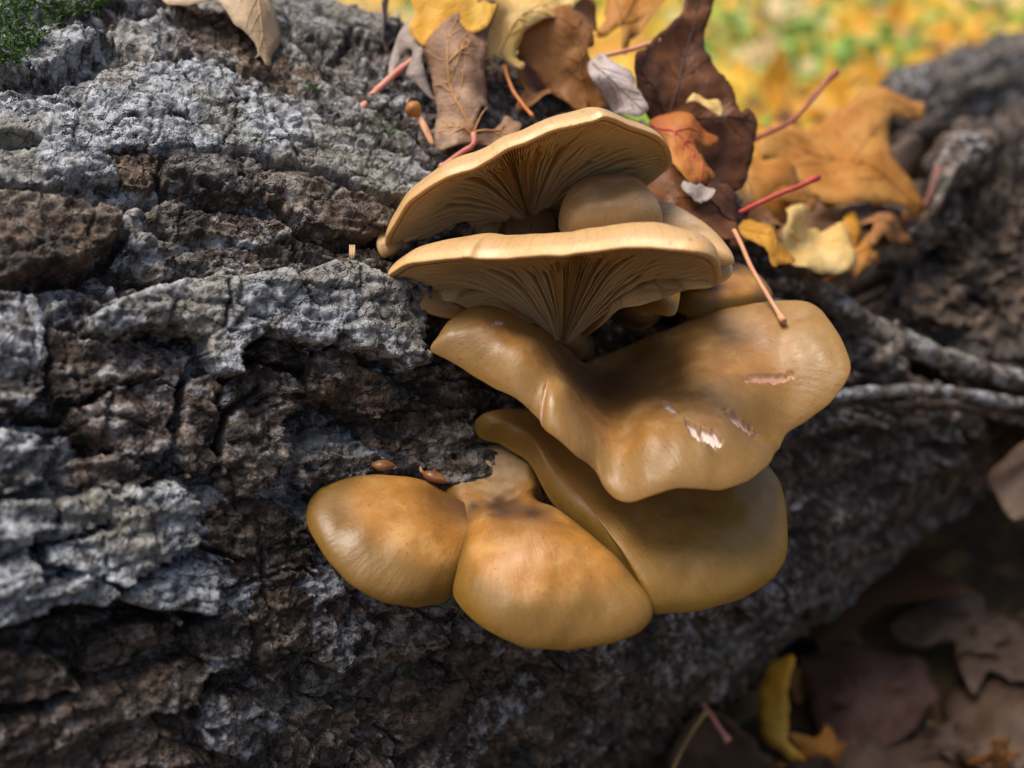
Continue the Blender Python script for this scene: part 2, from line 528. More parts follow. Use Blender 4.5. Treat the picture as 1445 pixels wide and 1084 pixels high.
# bark plates traced on the photo: outline, height (mm), lichen, warm, dark, crackle size (mm), edge (mm)
PLATES = [
 ([(50,26),(110,14),(180,-8),(222,-6),(227,16),(205,32),(160,37),(110,46),(70,42)], 6, .55, .0, .1, 7, 2),
 ([(-60,40),(60,44),(56,60),(-60,76)], 5, .8, .0, 0, 8, 2),
 ([(-60,84),(0,80),(60,75),(140,71),(156,80),(110,98),(62,126),(20,134),(-60,122)], 7, .75, .1, 0, 9, 2),
 ([(-60,165),(25,180),(60,170),(110,165),(150,128),(205,124),(240,112),(300,112),(330,140),(400,172),(480,203),(560,243),(625,275),(600,302),(540,300),(480,277),(420,257),(360,247),(310,236),(250,231),(180,238),(120,249),(60,228),(30,215),(-60,225)], 6, .95, .05, 0, 6, 3),
 ([(-60,236),(30,238),(100,250),(152,250),(162,275),(110,286),(40,291),(-60,297)], 8, .85, .1, 0, 9, 2.2),
 ([(152,240),(226,234),(224,256),(206,290),(172,286),(162,262)], 4, .1, .75, .1, 5, 1.5),
 ([(228,244),(300,240),(366,262),(362,290),(340,300),(290,296),(226,276)], 7, .35, .0, .3, 12, 1.6),
 ([(366,262),(402,258),(450,275),(500,300),(542,320),(546,340),(500,350),(475,352),(430,332),(390,316),(362,296)], 7, .28, .55, .1, 9, 1.6),
 ([(-60,306),(30,306),(90,312),(140,318),(166,330),(157,362),(122,384),(70,400),(0,417),(-60,428)], 10, .25, .85, .0, 13, 2.5),
 ([(215,300),(250,298),(290,330),(296,345),(240,350),(200,335)], 5, .25, .35, .3, 7, 1.6),
 ([(282,310),(340,309),(392,330),(402,350),(352,362),(300,350)], 3.5, .4, .6, 0, 6, 1.6),
 ([(170,396),(260,371),(330,366),(402,360),(406,384),(330,404),(240,411),(170,414)], 3, .3, .35, .2, 6, 1.4),
 ([(410,350),(470,352),(540,372),(560,400),(500,395),(455,386),(412,372)], 2.5, .3, .45, .2, 5, 1.4),
 ([(105,468),(150,448),(200,432),(250,418),(330,408),(400,402),(455,389),(480,388),(520,410),(572,428),(574,470),(568,520),(530,531),(505,512),(470,508),(445,490),(415,500),(380,498),(345,478),(300,486),(268,492),(245,490),(205,480),(160,488),(120,492)], 15, .72, .05, 0, 9, 3.5),
 ([(262,492),(300,482),(352,474),(330,492),(308,505),(300,533),(285,538),(264,520)], 15, .9, .0, 0, 14, 1.6),
 ([(312,508),(360,495),(412,505),(420,522),(380,527),(322,520)], 12, .35, .2, 0, 9, 1.6),
 ([(422,500),(470,508),(500,530),(545,550),(566,560),(540,582),(500,590),(460,578),(425,560),(415,530)], 12, .28, .8, 0, 6, 2),
 ([(296,545),(330,527),(400,530),(412,556),(345,575),(318,610),(302,600),(290,570)], 10, .35, .35, 0, 7, 1.6),
 ([(345,578),(390,556),(415,578),(382,600),(385,640),(372,685),(330,700),(302,694),(288,660),(300,622)], 11, .3, .5, 0, 9, 2),
 ([(258,545),(288,535),(286,580),(300,640),(275,672),(252,670),(245,620)], 10, .35, .5, 0, 8, 1.6),
 ([(62,480),(120,496),(178,492),(255,510),(240,560),(205,545),(150,556),(92,580),(62,560)], 9, .35, .45, 0, 8, 1.8),
 ([(92,586),(150,562),(205,550),(240,566),(225,610),(228,640),(180,652),(120,632),(70,606)], 9, .4, .45, 0, 9, 1.8),
 ([(-60,428),(40,432),(56,470),(52,555),(20,592),(-60,594)], 12, .62, .15, 0, 9, 2.4),
 ([(-60,604),(40,618),(60,648),(54,688),(0,700),(-60,702)], 11, .6, .1, 0, 9, 2),
 ([(100,656),(172,640),(206,682),(155,702),(100,694)], 8, .25, .35, 0, 15, 2),
 ([(-60,706),(60,712),(64,740),(30,755),(20,775),(-60,778)], 14, .75, .1, 0, 10, 1.4),
 ([(66,712),(130,692),(135,736),(100,756),(40,768),(34,752),(64,738)], 14, .72, .1, 0, 9, 1.4),
 ([(134,690),(200,690),(228,680),(262,712),(258,754),(224,768),(196,800),(150,816),(100,800),(55,790),(46,772),(100,760),(138,738)], 14, .85, .08, 0, 8, 1.6),
 ([(-60,784),(20,780),(36,790),(50,820),(100,806),(150,822),(132,842),(60,846),(0,876),(-60,890)], 14, .85, .05, 0, 9, 1.8),
 ([(196,812),(230,790),(256,776),(288,802),(282,842),(240,872),(205,858),(160,842),(152,826)], 12, .8, .05, 0, 8, 2),
 ([(-60,905),(40,906),(76,930),(102,950),(60,976),(0,982),(-60,988)], 10, .25, .6, .1, 10, 2.2),
 ([(110,905),(170,880),(235,880),(230,905),(160,935),(110,940)], 5, .15, .55, .2, 8, 2),
 ([(-60,1015),(60,992),(150,962),(240,930),(275,935),(270,972),(205,1000),(230,1030),(280,1050),(270,1130),(-60,1140)], 9, .28, .6, 0, 7, 2.4),
 ([(282,958),(330,965),(378,996),(384,1020),(352,1046),(318,1050),(272,1030),(268,985)], 9, .5, .25, 0, 8, 1.8),
 ([(262,880),(310,856),(338,866),(330,918),(290,942),(266,920)], 8, .45, .3, 0, 8, 1.8),
 ([(434,872),(480,838),(524,868),(514,920),(470,942),(428,922)], 6, .42, .2, 0, 4.5, 1.8),
 ([(296,706),(380,708),(424,740),(440,800),(384,832),(322,802),(290,756)], 4.5, .25, .35, .15, 8, 2),
 ([(340,838),(400,826),(432,838),(424,880),(424,930),(372,950),(340,920)], 4, .2, .5, .2, 6, 2),
 ([(410,658),(450,642),(520,646),(560,658),(566,684),(480,702),(420,692)], 6, .45, .15, .1, 6, 1.8),
 ([(500,598),(560,566),(640,552),(690,585),(640,628),(560,642),(502,634)], 3, .05, .6, .2, 7, 2),
 ([(568,545),(572,470),(612,462),(640,520),(690,575),(640,545)], 2.5, .05, .45, .35, 8, 2),
 ([(232,62),(262,58),(300,92),(336,108),(312,112),(262,98)], 4, .35, .35, .1, 8, 1.6),
 ([(236,20),(300,30),(360,80),(420,110),(470,150),(420,150),(340,110),(270,66)], 3.5, .12, .75, .15, 5, 1.6),
 ([(400,70),(440,90),(500,150),(560,190),(620,230),(640,262),(560,232),(480,190),(420,150)], 5, .55, .2, 0, 6, 1.8),
 ([(470,120),(520,100),(600,110),(600,165),(540,175),(500,158)], 4, .5, .1, 0, 9, 2),
 ([(400,10),(470,0),(500,40),(470,90),(425,70)], 5, .45, .1, .1, 8, 2.5),
 ([(480,-20),(560,-20),(575,40),(530,80),(490,60)], 5, .5, .05, 0, 8, 2.5),
 ([(560,1095),(600,1030),(660,968),(720,932),(748,942),(694,1000),(644,1060),(622,1105)], 9, .42, .6, 0, 7, 1.8),
 ([(700,1110),(762,1030),(850,962),(930,920),(954,936),(866,1006),(796,1070),(764,1115)], 9, .38, .6, 0, 8, 1.8),
 ([(925,905),(1000,866),(1080,822),(1150,784),(1164,808),(1084,858),(1004,908),(950,932)], 9, .46, .6, 0, 8, 1.8),
 ([(1118,742),(1200,690),(1290,652),(1302,678),(1222,730),(1142,772)], 9, .36, .6, 0, 9, 1.8),
 ([(1104,640),(1180,610),(1280,603),(1272,630),(1192,656),(1110,682)], 8, .26, .6, 0, 9, 1.8),
 ([(1180,790),(1280,720),(1360,678),(1372,700),(1292,757),(1202,818)], 8, .36, .6, 0, 9, 1.8),
 ([(610,170),(700,120),(800,110),(830,150),(700,200),(640,240)], 4, .35, .2, .2, 8, 2),
]
CRACKS = [ # polyline, half width px, depth mm
 ([(-40,150),(30,146),(70,140),(115,118),(150,104)], 8, 6), ([(-40,302),(60,303),(160,312),(215,302)], 6, 6), ([(228,290),(290,304),(350,308),(410,335),(470,360),(545,352)], 5, 5),
 ([(-40,432),(70,408),(140,384),(172,350)], 6, 6), ([(-40,892),(60,862),(150,856),(260,866)], 9, 7), ([(-40,996),(50,988),(112,956)], 7, 6), ([(20,595),(80,600),(120,640)], 6, 5),
 ([(400,72),(470,136),(560,196),(640,262)], 4, 4), ([(236,238),(310,240),(420,262),(500,290),(560,312)], 2.5, 3), ([(80,62),(150,52),(220,40)], 5, 4), ([(560,990),(640,930),(700,905)], 7, 5), ([(640,1084),(760,1000),(900,930),(1000,870)], 8, 6), ([(780,1090),(900,1010),(1020,920),(1120,850)], 8, 6), ([(1120,690),(1220,640),(1330,600)], 6, 6), ([(1120,800),(1220,740),(1340,670)], 6, 6),
 ([(292,425),(296,450),(288,478)], 2.2, 3), ([(393,412),(402,440),(420,450)], 1.6, 2),
 ([(250,548),(235,600),(228,610)], 4, 5), ([(350,555),(305,590),(292,640)], 4, 6), ([(288,640),(304,668),(318,690)], 2.5, 4),
 ([(318,520),(370,527),(415,528)], 3, 5), ([(205,170),(250,190),(300,205),(330,215)], 1.4, 1.8), ([(300,112),(312,140),(330,165),(325,200),(300,235)], 1.5, 2),
 ([(240,112),(270,150),(300,170),(345,165)], 1.8, 2.4), ([(225,185),(222,215),(200,232)], 1.3, 1.8), ([(150,205),(185,190),(225,192)], 1.4, 1.6),
 ([(345,215),(400,225),(420,255)], 1.3, 1.8), ([(435,600),(520,585),(600,560)], 1.6, 2), ([(545,640),(600,600),(650,585)], 1.4, 1.6),
 ([(600,540),(660,536)], 1.6, 2), ([(120,835),(110,800)], 1.4, 1.6), ([(75,740),(60,712)], 2, 3), ([(365,770),(362,830),(372,860)], 2.2, 3),
 ([(310,825),(420,800),(440,812)], 2.2, 3), ([(460,860),(470,895),(455,925)], 1.3, 2), ([(255,760),(330,790)], 3, 4),
]
CAVES = [ # centre, radii px, depth mm
 (455,600,75,34,9), (560,700,110,40,6), (165,875,110,22,6), (95,108,70,16,4), (430,700,60,26,6), (600,470,45,45,7), (720,480,90,60,6), (180,925,80,20,5),
 (480,1010,90,70,6), (60,408,90,9,3), (300,298,110,9,3), (60,300,150,8,3), (770,650,140,70,5), (420,960,80,60,4)]

def build_log():
    s = np.concatenate([np.linspace(-.46, -.315, 30, endpoint=False), np.arange(-.315, -.05, .00048), np.linspace(-.05, .16, 170, endpoint=False), np.linspace(.16, .80, 90)])
    th = np.radians(np.concatenate([np.arange(-46, 92, .175), np.linspace(92, 314, 110, endpoint=False)]))
    S, T = np.meshgrid(s, th, indexing='ij')
    P = log_base(S, T)
    du = np.gradient(P, axis=0); dv = np.stack([np.gradient(np.concatenate([P[:, -1:, k], P[:, :, k], P[:, :1, k]], 1), axis=1)[:, 1:-1] for k in range(3)], -1)
    N = np.cross(dv, du); N /= np.linalg.norm(N, axis=-1)[..., None] + 1e-12
    C = AC + S[..., None] * LA
    N *= np.sign(((P - C) * N).sum(-1))[..., None]
    px, py, dz = proj(P)
    r = R0 * np.exp(-TAP * S)
    B = P * 1000
    warp1 = fbm(B / 9, 3); warp2 = fbm(B / 9 + 50, 3); fine = fbm(B / 3.2 + 9, 3)
    wx = px + 13 * warp1 + 5 * fine; wy = py + 11 * warp2 + 4 * fbm(B / 3.2 + 70, 2)
    # ridges drawn out along the trunk, running together towards its thin end
    fr = np.log(np.hypot(px - 1560, (py - 575) * 1.0) + 260); fa = np.arctan2(py - 575, 1560 - px + 60)
    rid = fbm(np.stack([fr * 4.5, fa * 21, 0 * S], -1) + .8 * warp1[..., None], 4, ridged=True)
    grain = fbm(np.stack([fr * 14, fa * 95, 0 * S], -1) + .5 * warp1[..., None], 3, ridged=True)
    fin = fbm(np.stack([fr * 40, fa * 210, 0 * S + 4], -1) + .7 * fine[..., None], 2, ridged=True)
    big = fbm(B / 40, 2)
    h = 4.5 * rid + 1.7 * grain + .5 * fin + 1.3 * fbm(B / 7 + 5, 4) + 2.5 * big
    vis = (px > -120) & (px < 1565) & (py > -150) & (py < 1230) & (((CAMP - P) * N).sum(-1) > -.02) & (dz > .05)
    # plates of a procedural kind where the photo shows none of its own
    f1, f2, cid = worley(fr * 9 + .5 * warp1, fa * 15 + .45 * warp2, 5)
    pl = sstep(.02, .14, f2 - f1) * (1.0 + 4.5 * cid)
    free = np.ones(S.shape)
    lichen = .42 + .35 * big + .22 * rid; warm = .45 + .5 * warp2; dark = np.zeros(S.shape)
    right = sstep(430, 700, px); zone_up = 1 - sstep(380, 560, py)
    lr = right * (1 - zone_up)
    rid2 = fbm(np.stack([fr * 2.2, fa * 10, 0 * S + 7], -1) + .25 * warp1[..., None], 4, gain=.55, ridged=True)
    lichen = lichen * (1 - right) + right * (-.12 + .62 * np.clip(rid2 + .1, 0, 1)); warm = warm + .25 * right  # right side: lichen on ridge tops paints in their contrast with shaded crevices
    h = h * (1 - .35 * lr) + lr * 9.0 * rid2
    low = sstep(820, 980, py - .0 * px)
    hp = np.full(S.shape, -99.0); pid = np.full(S.shape, -1)
    att = np.zeros(S.shape + (3,))
    for k, (poly, hh, l, w, dkk, ck, edge) in enumerate(PLATES):
        hh = hh * (.68 if k > 14 else .95)
        q = np.array(poly, float)
        m = vis & (wx > q[:, 0].min() - 30) & (wx < q[:, 0].max() + 30) & (wy > q[:, 1].min() - 30) & (wy < q[:, 1].max() + 30)
        if not m.any(): continue
        X, Y = wx[m], wy[m]
        d = seg_dist(X, Y, poly, True) / 6.0
        d = np.where(inside(X, Y, poly), d, -d) + 1.7 * fbm(B[m] / 4.2 + k, 3) + .8 * grain[m]
        t = np.clip((d + .1) / (.42 * edge), 0, 1); t = 1 - (1 - t) ** 2.2
        Bm = B[m]
        c1, c2, cc = worley(S[m] * 1000 / ck / 1.5 + .3 * warp1[m] + k * 7, (T * r)[m] * 1000 / ck + .3 * warp2[m], k)
        crack = sstep(.0, .07, c2 - c1)
        c3, c4, _ = worley(S[m] * 1000 / ck * 1.9 + .4 * fine[m] + k, (T * r)[m] * 1000 / ck * 2.4 + .3 * warp2[m], k + 90)
        micro = sstep(.0, .10, c4 - c3)
        lay = fbm(np.stack([fr[m] * 11, fa[m] * 40, 0 * S[m]], -1) + k * 3.7, 3)
        lay = np.floor(lay * 4 + .5 * fine[m]) / 4 * .55 + lay * .45     # flaky layers
        surf = hh + 2.6 * lay + 1.5 * fbm(Bm / 6 + k, 4) - 1.6 * (1 - crack) - .7 * (1 - micro) + 1.6 * (cc - .5) + 1.2 * grain[m] + .5 * fin[m] + 1.6 * rid[m] + 1.2 * warp1[m]
        hk = -2.5 + (surf + 2.5) * t
        up = (t > .03) & (hk > hp[m])
        hm = hp[m]; hm[up] = hk[up]; hp[m] = hm
        im = pid[m]; im[up & (t > .12)] = k; pid[m] = im
        am = att[m]; am[up] = np.stack([np.full(up.sum(), l) + .25 * lay[up], np.full(up.sum(), w) + .3 * warp2[m][up], dkk + .2 * (1 - crack[up])], -1) * t[up][:, None] + (1 - t[up][:, None]) * np.array([.2, .45, .1])  # dark: plate tone, plus a shade tint painted into the cracks
        att[m] = am
        free[m] = np.minimum(free[m], 1 - sstep(-3.5, -.5, d))
    zone = 1 - sstep(560, 640, px)
    h = h + pl * (free * (1 - .45 * zone * (py < 950))) - 1.2 * zone
    use = hp > h - 1.5
    hk = np.where(hp > -50, hp, -99)
    h = np.where(use, np.maximum(h * 0 + hk, np.minimum(h, hk + .5)), h)
    a0 = np.stack([lichen * (1 - .55 * low), warm, dark], -1)
    att = np.where(use[..., None], att, a0)
    pid = np.where(use, pid, -1)
    for cx, cy, rx, ry, dep in CAVES:
        h = h - np.where(pid < 0, 1, .35) * dep * np.exp(-((px - cx) / rx) ** 2 - ((py - cy) / ry) ** 2)
    for pl_, wd, dep in CRACKS:
        q = np.array(pl_)
        m = vis & (px > q[:, 0].min() - 25) & (px < q[:, 0].max() + 25) & (py > q[:, 1].min() - 25) & (py < q[:, 1].max() + 25)
        d = seg_dist(px[m] + 5 * warp1[m] + 5 * fine[m], py[m] + 5 * warp2[m] + 4 * fine[m], pl_)
        g = np.exp(-(d / wd) ** 2)
        h[m] -= dep * g
        am = att[m]; am[:, 0] *= 1 - .8 * g; att[m] = am
    h = h + .35 * fine + .30 * fbm(B / 1.5, 2)
    V = P + (h / 1000)[..., None] * N
    # a slight droop of the plate edges, so that they overhang as bark does
    V[..., 2] -= np.clip(h - 5, 0, 14) / 1000 * .25
    att = np.clip(att, 0, 1)
    ns, nt = S.shape
    root = thing('fallen_log', AC + .2 * LA - np.array([0, 0, .1]), 'thick fallen log with flaking grey and brown bark carrying the mushrooms', 'log')
    F = grid_faces(ns, nt, True)
    Vf = V.reshape(-1, 3); af = att.reshape(-1, 3); pf = pid.ravel()
    fid = pf[F]
    fm = np.where((fid[:, 0] == fid[:, 1]) | (fid[:, 0] == fid[:, 2]), fid[:, 0], np.where(fid[:, 1] == fid[:, 2], fid[:, 1], fid[:, 3]))
    G = fm.reshape(ns - 1, nt).copy()
    for k in range(len(PLATES)):
        ii, jj = np.nonzero(G == k)
        if not len(ii): continue
        i0, i1, j0, j1 = ii.min(), ii.max() + 1, jj.min(), jj.max() + 1
        m = G[i0:i1, j0:j1] == k
        lab = np.where(m, np.arange(1, m.size + 1).reshape(m.shape), 0)
        while True:
            p = np.pad(lab, 1)
            q = np.where(m, np.maximum.reduce([p[1:-1, 1:-1], p[:-2, 1:-1], p[2:, 1:-1], p[1:-1, :-2], p[1:-1, 2:]]), 0)
            for ax in (0, 1):       # sweep runs to speed the spreading up
                for fl in (False, True):
                    z = q if ax == 0 else q.T
                    z = z[::-1] if fl else z
                    for a in range(1, len(z)):
                        z[a] = np.where(z[a] > 0, np.maximum(z[a], z[a - 1] * (z[a] > 0)), 0)
            if (q == lab).all(): break
            lab = q
        u, c = np.unique(lab[lab > 0], return_counts=True)
        G[i0:i1, j0:j1][m & (lab != u[c.argmax()])] = -1
    fm = G.ravel()
    for k in range(-1, len(PLATES)):
        sel = F[fm == k]
        if len(sel) < 1: continue
        u, inv = np.unique(sel, return_inverse=True)
        o = mesh_np('bark' if k < 0 else 'bark_plate', Vf[u], inv.reshape(-1, 4), BARK, root,
                {'lichen': af[u, 0], 'warm': af[u, 1], 'dark': af[u, 2]})
    # depth lookup of the finished surface, per photo pixel (8 px cells)
    qx, qy, qz = proj(Vf)
    g = np.full((200, 260), 9.0)
    ok = (qz > .05) & (qx > -300) & (qx < 1780) & (qy > -250) & (qy < 1350)
    ci = ((qy[ok] + 250) / 8).astype(int); cj = ((qx[ok] + 300) / 8).astype(int)
    np.minimum.at(g, (ci, cj), qz[ok])
    return root, g
LOG, DEPTH = build_log()

def logd(px, py):
    i, j = int((py + 250) / 8), int((px + 300) / 8)
    return float(np.median(DEPTH[max(0, i - 1):i + 2, max(0, j - 1):j + 2]))

# ------------------------------------------------------------------ surfaces traced on a plane
class Plane:
    """plane through three (px, py, depth) points; maps photo pixels to points on it"""
    def __init__(self, pts, up=True):
        P = [unproj(*p) for p in pts]
        n = np.cross(P[1] - P[0], P[2] - P[0]); n /= np.linalg.norm(n)
        if (n[2] < 0) == up: n = -n
        self.o, self.n = P[0], n
    def at(self, px, py):
        v = unproj(px, py, np.ones(np.shape(px))) - CAMP
        t = ((self.o - CAMP) @ self.n) / (v @ self.n)
        return CAMP + t[..., None] * v

def mushroom(name, label, outline, c, plane, Ht, p=2.6, q=2.2, kc=.55, stem=.004, offs=(), ngill=150, nt=420, mat=None, stalk=None, scars=(), stains=(), pales=(),
             group='oyster mushrooms growing on the log', lip=.0007, top_n=60, wav=.0006, gill_n=34, seed=0, amp=.0009, up=True, flat=0.):
    pl = Plane(plane[:3], up)
    f = tps(list(offs))
    dmap = tps(list(plane)) if len(plane) > 3 else None
    cx, cy = c
    def at0(X, Y): return unproj(X, Y, dmap(X, Y)) if dmap else pl.at(X, Y)
    base = at0(np.array(float(cx)), np.array(float(cy)))
    root = thing(name, base - pl.n * .004, label, 'mushroom', group)
    def surf(rho, rim, H):
        X = cx + rho * (rim[:, 0] - cx); Y = cy + rho * (rim[:, 1] - cy)
        P = at0(X, Y)
        o = f(X, Y) / 1000 + wav * fbm(np.stack([X / 70, Y / 70, 0 * X + seed], -1), 2) * 2
        return X, Y, P + (H + o)[..., None] * pl.n
    def Htop(r): return Ht * ((1 - flat) * np.clip(1 - r ** p, 0, 1) ** (1 / q) + flat * np.clip(1 - r ** 14, 0, 1) ** (1 / q))
    def Hund(r): return Ht * kc * np.clip(1 - r ** 2.2, 0, 1) - stem * np.clip(1 - r * 1.5, 0, 1) ** 2 - lip * np.sin(np.pi * np.clip((1 - r) / .09, 0, 1))
    # cap: from the middle over the margin and a little way under
    rim = smooth_closed(outline, nt)
    ang = np.arange(nt) / nt
    rr = 1 - (1 - np.linspace(0, 1, top_n)) ** 2.0
    V, at = [], {'rho': [], 'scar': [], 'ang': [], 'stain': [], 'pale': []}
    sc_h = lambda X, Y, s: s
    def rowattr(r, X, Y, top=True):
        scar = np.zeros(nt); dep = np.zeros(nt)
        if top:
            for (sx, sy, a, b, rot, dd, *it) in scars:
                u = (X - sx) * math.cos(rot) + (Y - sy) * math.sin(rot); w = -(X - sx) * math.sin(rot) + (Y - sy) * math.cos(rot)
                e = np.hypot(u / a, w / b) + .55 * perlin(np.stack([X / 6, Y / 6, 0 * X + sx], -1))
                m = 1 - sstep(.75, 1.15, e)
                scar = np.maximum(scar, m * (it[0] if it else 1)); dep += dd * m
        st = np.zeros(nt)
        for (sx, sy, a, w) in stains:
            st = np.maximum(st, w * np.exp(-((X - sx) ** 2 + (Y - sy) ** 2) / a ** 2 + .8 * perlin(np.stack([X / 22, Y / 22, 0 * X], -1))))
        pa = np.zeros(nt)
        for (sx, sy, a, w) in pales:
            pa = np.maximum(pa, w * sstep(1.15, .75, np.hypot(X - sx, Y - sy) / a + .35 * perlin(np.stack([X / 18, Y / 18, 0 * X], -1))))
        at['pale'].append(pa)
        at['rho'].append(np.full(nt, r)); at['scar'].append(np.clip(scar, 0, 1)); at['ang'].append(ang); at['stain'].append(np.clip(st, 0, .9))
        return dep
    for r in rr:
        X, Y, P = surf(r, rim, np.full(nt, Htop(r)))
        dep = rowattr(r, X, Y)
        V.append(P - (dep / 1000)[:, None] * pl.n)
    for r in (.995, .985, .97, .95, .93):
        X, Y, P = surf(r, rim, np.full(nt, Hund(r) + (.0004 if r < .96 else 0)))
        rowattr(r, X, Y, False); V.append(P)
    V = np.array(V)
    cap_o = mesh_np('cap', V.reshape(-1, 3), grid_faces(len(V), nt, True), mat or CAP, root, {k: np.concatenate(v) for k, v in at.items()})
    # gills: thin blades with shorter ones between them towards the margin
    per = 8 if gill_n > 40 else 6
    ng = ngill * per
    rim = smooth_closed(outline, ng)
    t = np.arange(ng) / ng
    V, rho_a, ang_a, edge_a = [], [], [], []
    for r in np.linspace(.962, .05, gill_n):
        X0 = cx + r * (rim[:, 0] - cx); Y0 = cy + r * (rim[:, 1] - cy)
        jit = .45 * perlin(np.stack([t * 60, 0 * t + r * 1.3, 0 * t + seed], -1))
        ph = t * ngill + jit
        tri = np.abs((ph % 1) - .5) * 2              # 1 on a blade edge
        main = tri ** 1.8
        idx = np.floor(ph + .5)
        hsh = np.abs(np.modf(np.sin(idx * 12.9898 + seed) * 43758.5453)[0])
        start = np.where(hsh < .45, 0., .25 + .5 * hsh)       # the shorter blades begin nearer the margin
        short = sstep(0, 1, (r - start) / .14 + .5)
        blade = main * short
        ray = np.clip(np.hypot(rim[:, 0] - cx, rim[:, 1] - cy) / 130, .12, 1)
        d = amp * ray * min(1, (.955 - r) / .12 + .02) * (.35 + .65 * min(1, r * 3))
        X, Y, P = surf(r, rim, np.full(ng, Hund(r)) - d * (blade - .5))
        V.append(P); rho_a.append(np.full(ng, r)); ang_a.append(t); edge_a.append(blade)
    V = np.array(V)
    g = mesh_np('gills', V.reshape(-1, 3), grid_faces(len(V), ng, True), GILL, cap_o, {'rho': np.concatenate(rho_a), 'ang': np.concatenate(ang_a), 'edge': np.concatenate(edge_a)})
    g['kind'] = 'stuff'
    if stalk:
        q = np.array([list(unproj(x, y, d)) + [r] for x, y, d, r in stalk])
        q = smooth_open(q, 24)
        V, F = tube(q[:, :3], q[:, 3], 36, True, .22, seed)
        mesh_np('stalk', V, F, FLESH, root)
    return root

M = mushroom
# 1 the uppermost cap, its gills towards the camera
M('oyster_mushroom', 'uppermost mushroom of the cluster, tilted up to show its fanned gills', [(545,334),(560,310),(584,281),(628,250),(671,234),(706,217),(752,197),(800,180),(840,168),(858,165),(896,178),(927,191),(943,207),(949,228),(942,243),(915,262),(880,285),(840,318),(800,345),(750,356),(690,352),(620,362),(560,376),(546,356)],
  (750,318), [(750,318,.284),(810,172,.246),(545,340,.272)], .0115, p=2.3, q=2.1, kc=.72, stem=.008, ngill=190, nt=520, mat=CAP_PALE, amp=.0028, gill_n=64,
  stalk=[(750,318,.282,.006),(752,335,.290,.008),(755,350,.305,.011)], seed=1)
# 2 the one under it
M('oyster_mushroom', 'broad mushroom with a pale thick rim over wavy gills, directly below the uppermost one', [(545,393),(559,381),(578,371),(613,366),(656,362),(676,365),(714,366),(762,360),(800,357),(838,354),(896,350),(945,350),(983,354),(1007,367),(1016,386),(1012,404),(976,407),(945,418),(916,426),(877,434),(850,456),(826,474),(800,482),(772,468),(750,458),(704,451),(689,442),(656,433),(636,425),(590,418),(556,403)],
  (797,462), [(797,462,.272),(790,358,.236),(545,392,.262)], .0135, p=2.5, q=2.2, kc=.58, stem=.014, ngill=220, nt=620, mat=CAP_PALE, amp=.0028, gill_n=64,
  scars=[(842,312,5,2,.2,.2),(910,310,8,3,.15,.3),(925,314,5,2.5,.3,.3)], stalk=[(799,468,.271,.0026),(805,478,.277,.0034),(809,486,.286,.0042),(812,492,.302,.005)], seed=2)
# 3 round one peeping out between the two
M('oyster_mushroom', 'small rounded tan mushroom tucked between the two gilled caps', [(788,318),(800,286),(828,267),(865,261),(900,269),(924,290),(934,316),(900,335),(850,340),(805,338)],
  (860,325), [(860,325,.266),(865,263,.280),(795,310,.270)], .009, nt=260, ngill=90, mat=CAP_PALE, stalk=[(860,322,.266,.005),(862,335,.29,.007),(864,345,.315,.008)], seed=3)
# 4 behind the right end of the second cap
M('oyster_mushroom', 'narrow tan mushroom behind the right end of the broad pale-rimmed one, beside dark brown leaf', [(915,300),(935,294),(965,303),(1005,328),(1028,352),(1036,371),(1016,374),(985,366),(940,352),(915,335)],
  (930,335), [(930,335,.276),(1036,371,.262),(965,303,.280)], .005, nt=220, ngill=80, mat=CAP_PALE, stalk=[(930,335,.276,.005),(925,345,.30,.008),(922,350,.325,.01)], seed=4)
M('oyster_mushroom', 'tiny pale mushroom edge under the narrow tan one, beside the broad pale rim', [(985,360),(1014,366),(1032,374),(1030,388),(1018,399),(1000,404),(980,396)],
  (990,380), [(990,380,.274),(1032,380,.268),(1010,402,.268)], .004, nt=160, ngill=60, mat=CAP_PALE, stalk=[(988,380,.276,.004),(975,385,.30,.006),(970,388,.325,.007)], seed=5)
# 5 pale lobe hanging under the second cap
M('oyster_mushroom', 'small pale lobe-shaped mushroom hanging below the broad gilled one', [(868,428),(900,408),(940,398),(958,402),(960,420),(956,440),(945,447),(926,443),(896,432)],
  (905,422), [(905,422,.272),(958,420,.262),(935,446,.258)], .004, nt=180, ngill=60, mat=CAP_OLIVE, stalk=[(905,422,.272,.004),(900,425,.295,.007),(898,428,.32,.008)], seed=6)
# 6 yellowish cap behind
M('oyster_mushroom', 'yellow-tan mushroom low behind the broad lobed cap, under the orange leaf stem', [(950,432),(968,402),(1005,380),(1045,382),(1076,405),(1090,432),(1050,446),(990,450)],
  (1000,440), [(1000,440,.292),(1010,382,.312),(1088,430,.296)], .007, nt=240, ngill=80, mat=CAP, stalk=[(1000,440,.292,.006),(1000,448,.315,.009),(1000,455,.335,.01)], seed=7)
# 7 small ones at the left
M('oyster_mushroom', 'small orange-tan mushroom showing only its gills, below the left end of the broad rim', [(553,404),(575,398),(620,402),(668,412),(672,436),(645,447),(605,442),(572,432),(557,420)],
  (650,425), [(650,425,.279),(555,410,.268),(610,440,.268)], .004, kc=.3, nt=220, ngill=90, mat=CAP_PALE, up=True, stalk=[(650,425,.279,.004),(655,430,.29,.006),(660,436,.305,.007)], seed=8)
M('oyster_mushroom', 'tiny pale mushroom nub at the left tip of the uppermost cap', [(532,345),(536,328),(548,319),(560,326),(562,345),(552,358),(540,364)],
  (553,345), [(553,345,.281),(533,345,.274),(548,320,.282)], .004, nt=120, ngill=40, mat=CAP_PALE, stalk=[(553,345,.281,.003),(560,348,.288,.005),(564,350,.30,.005)], seed=9)
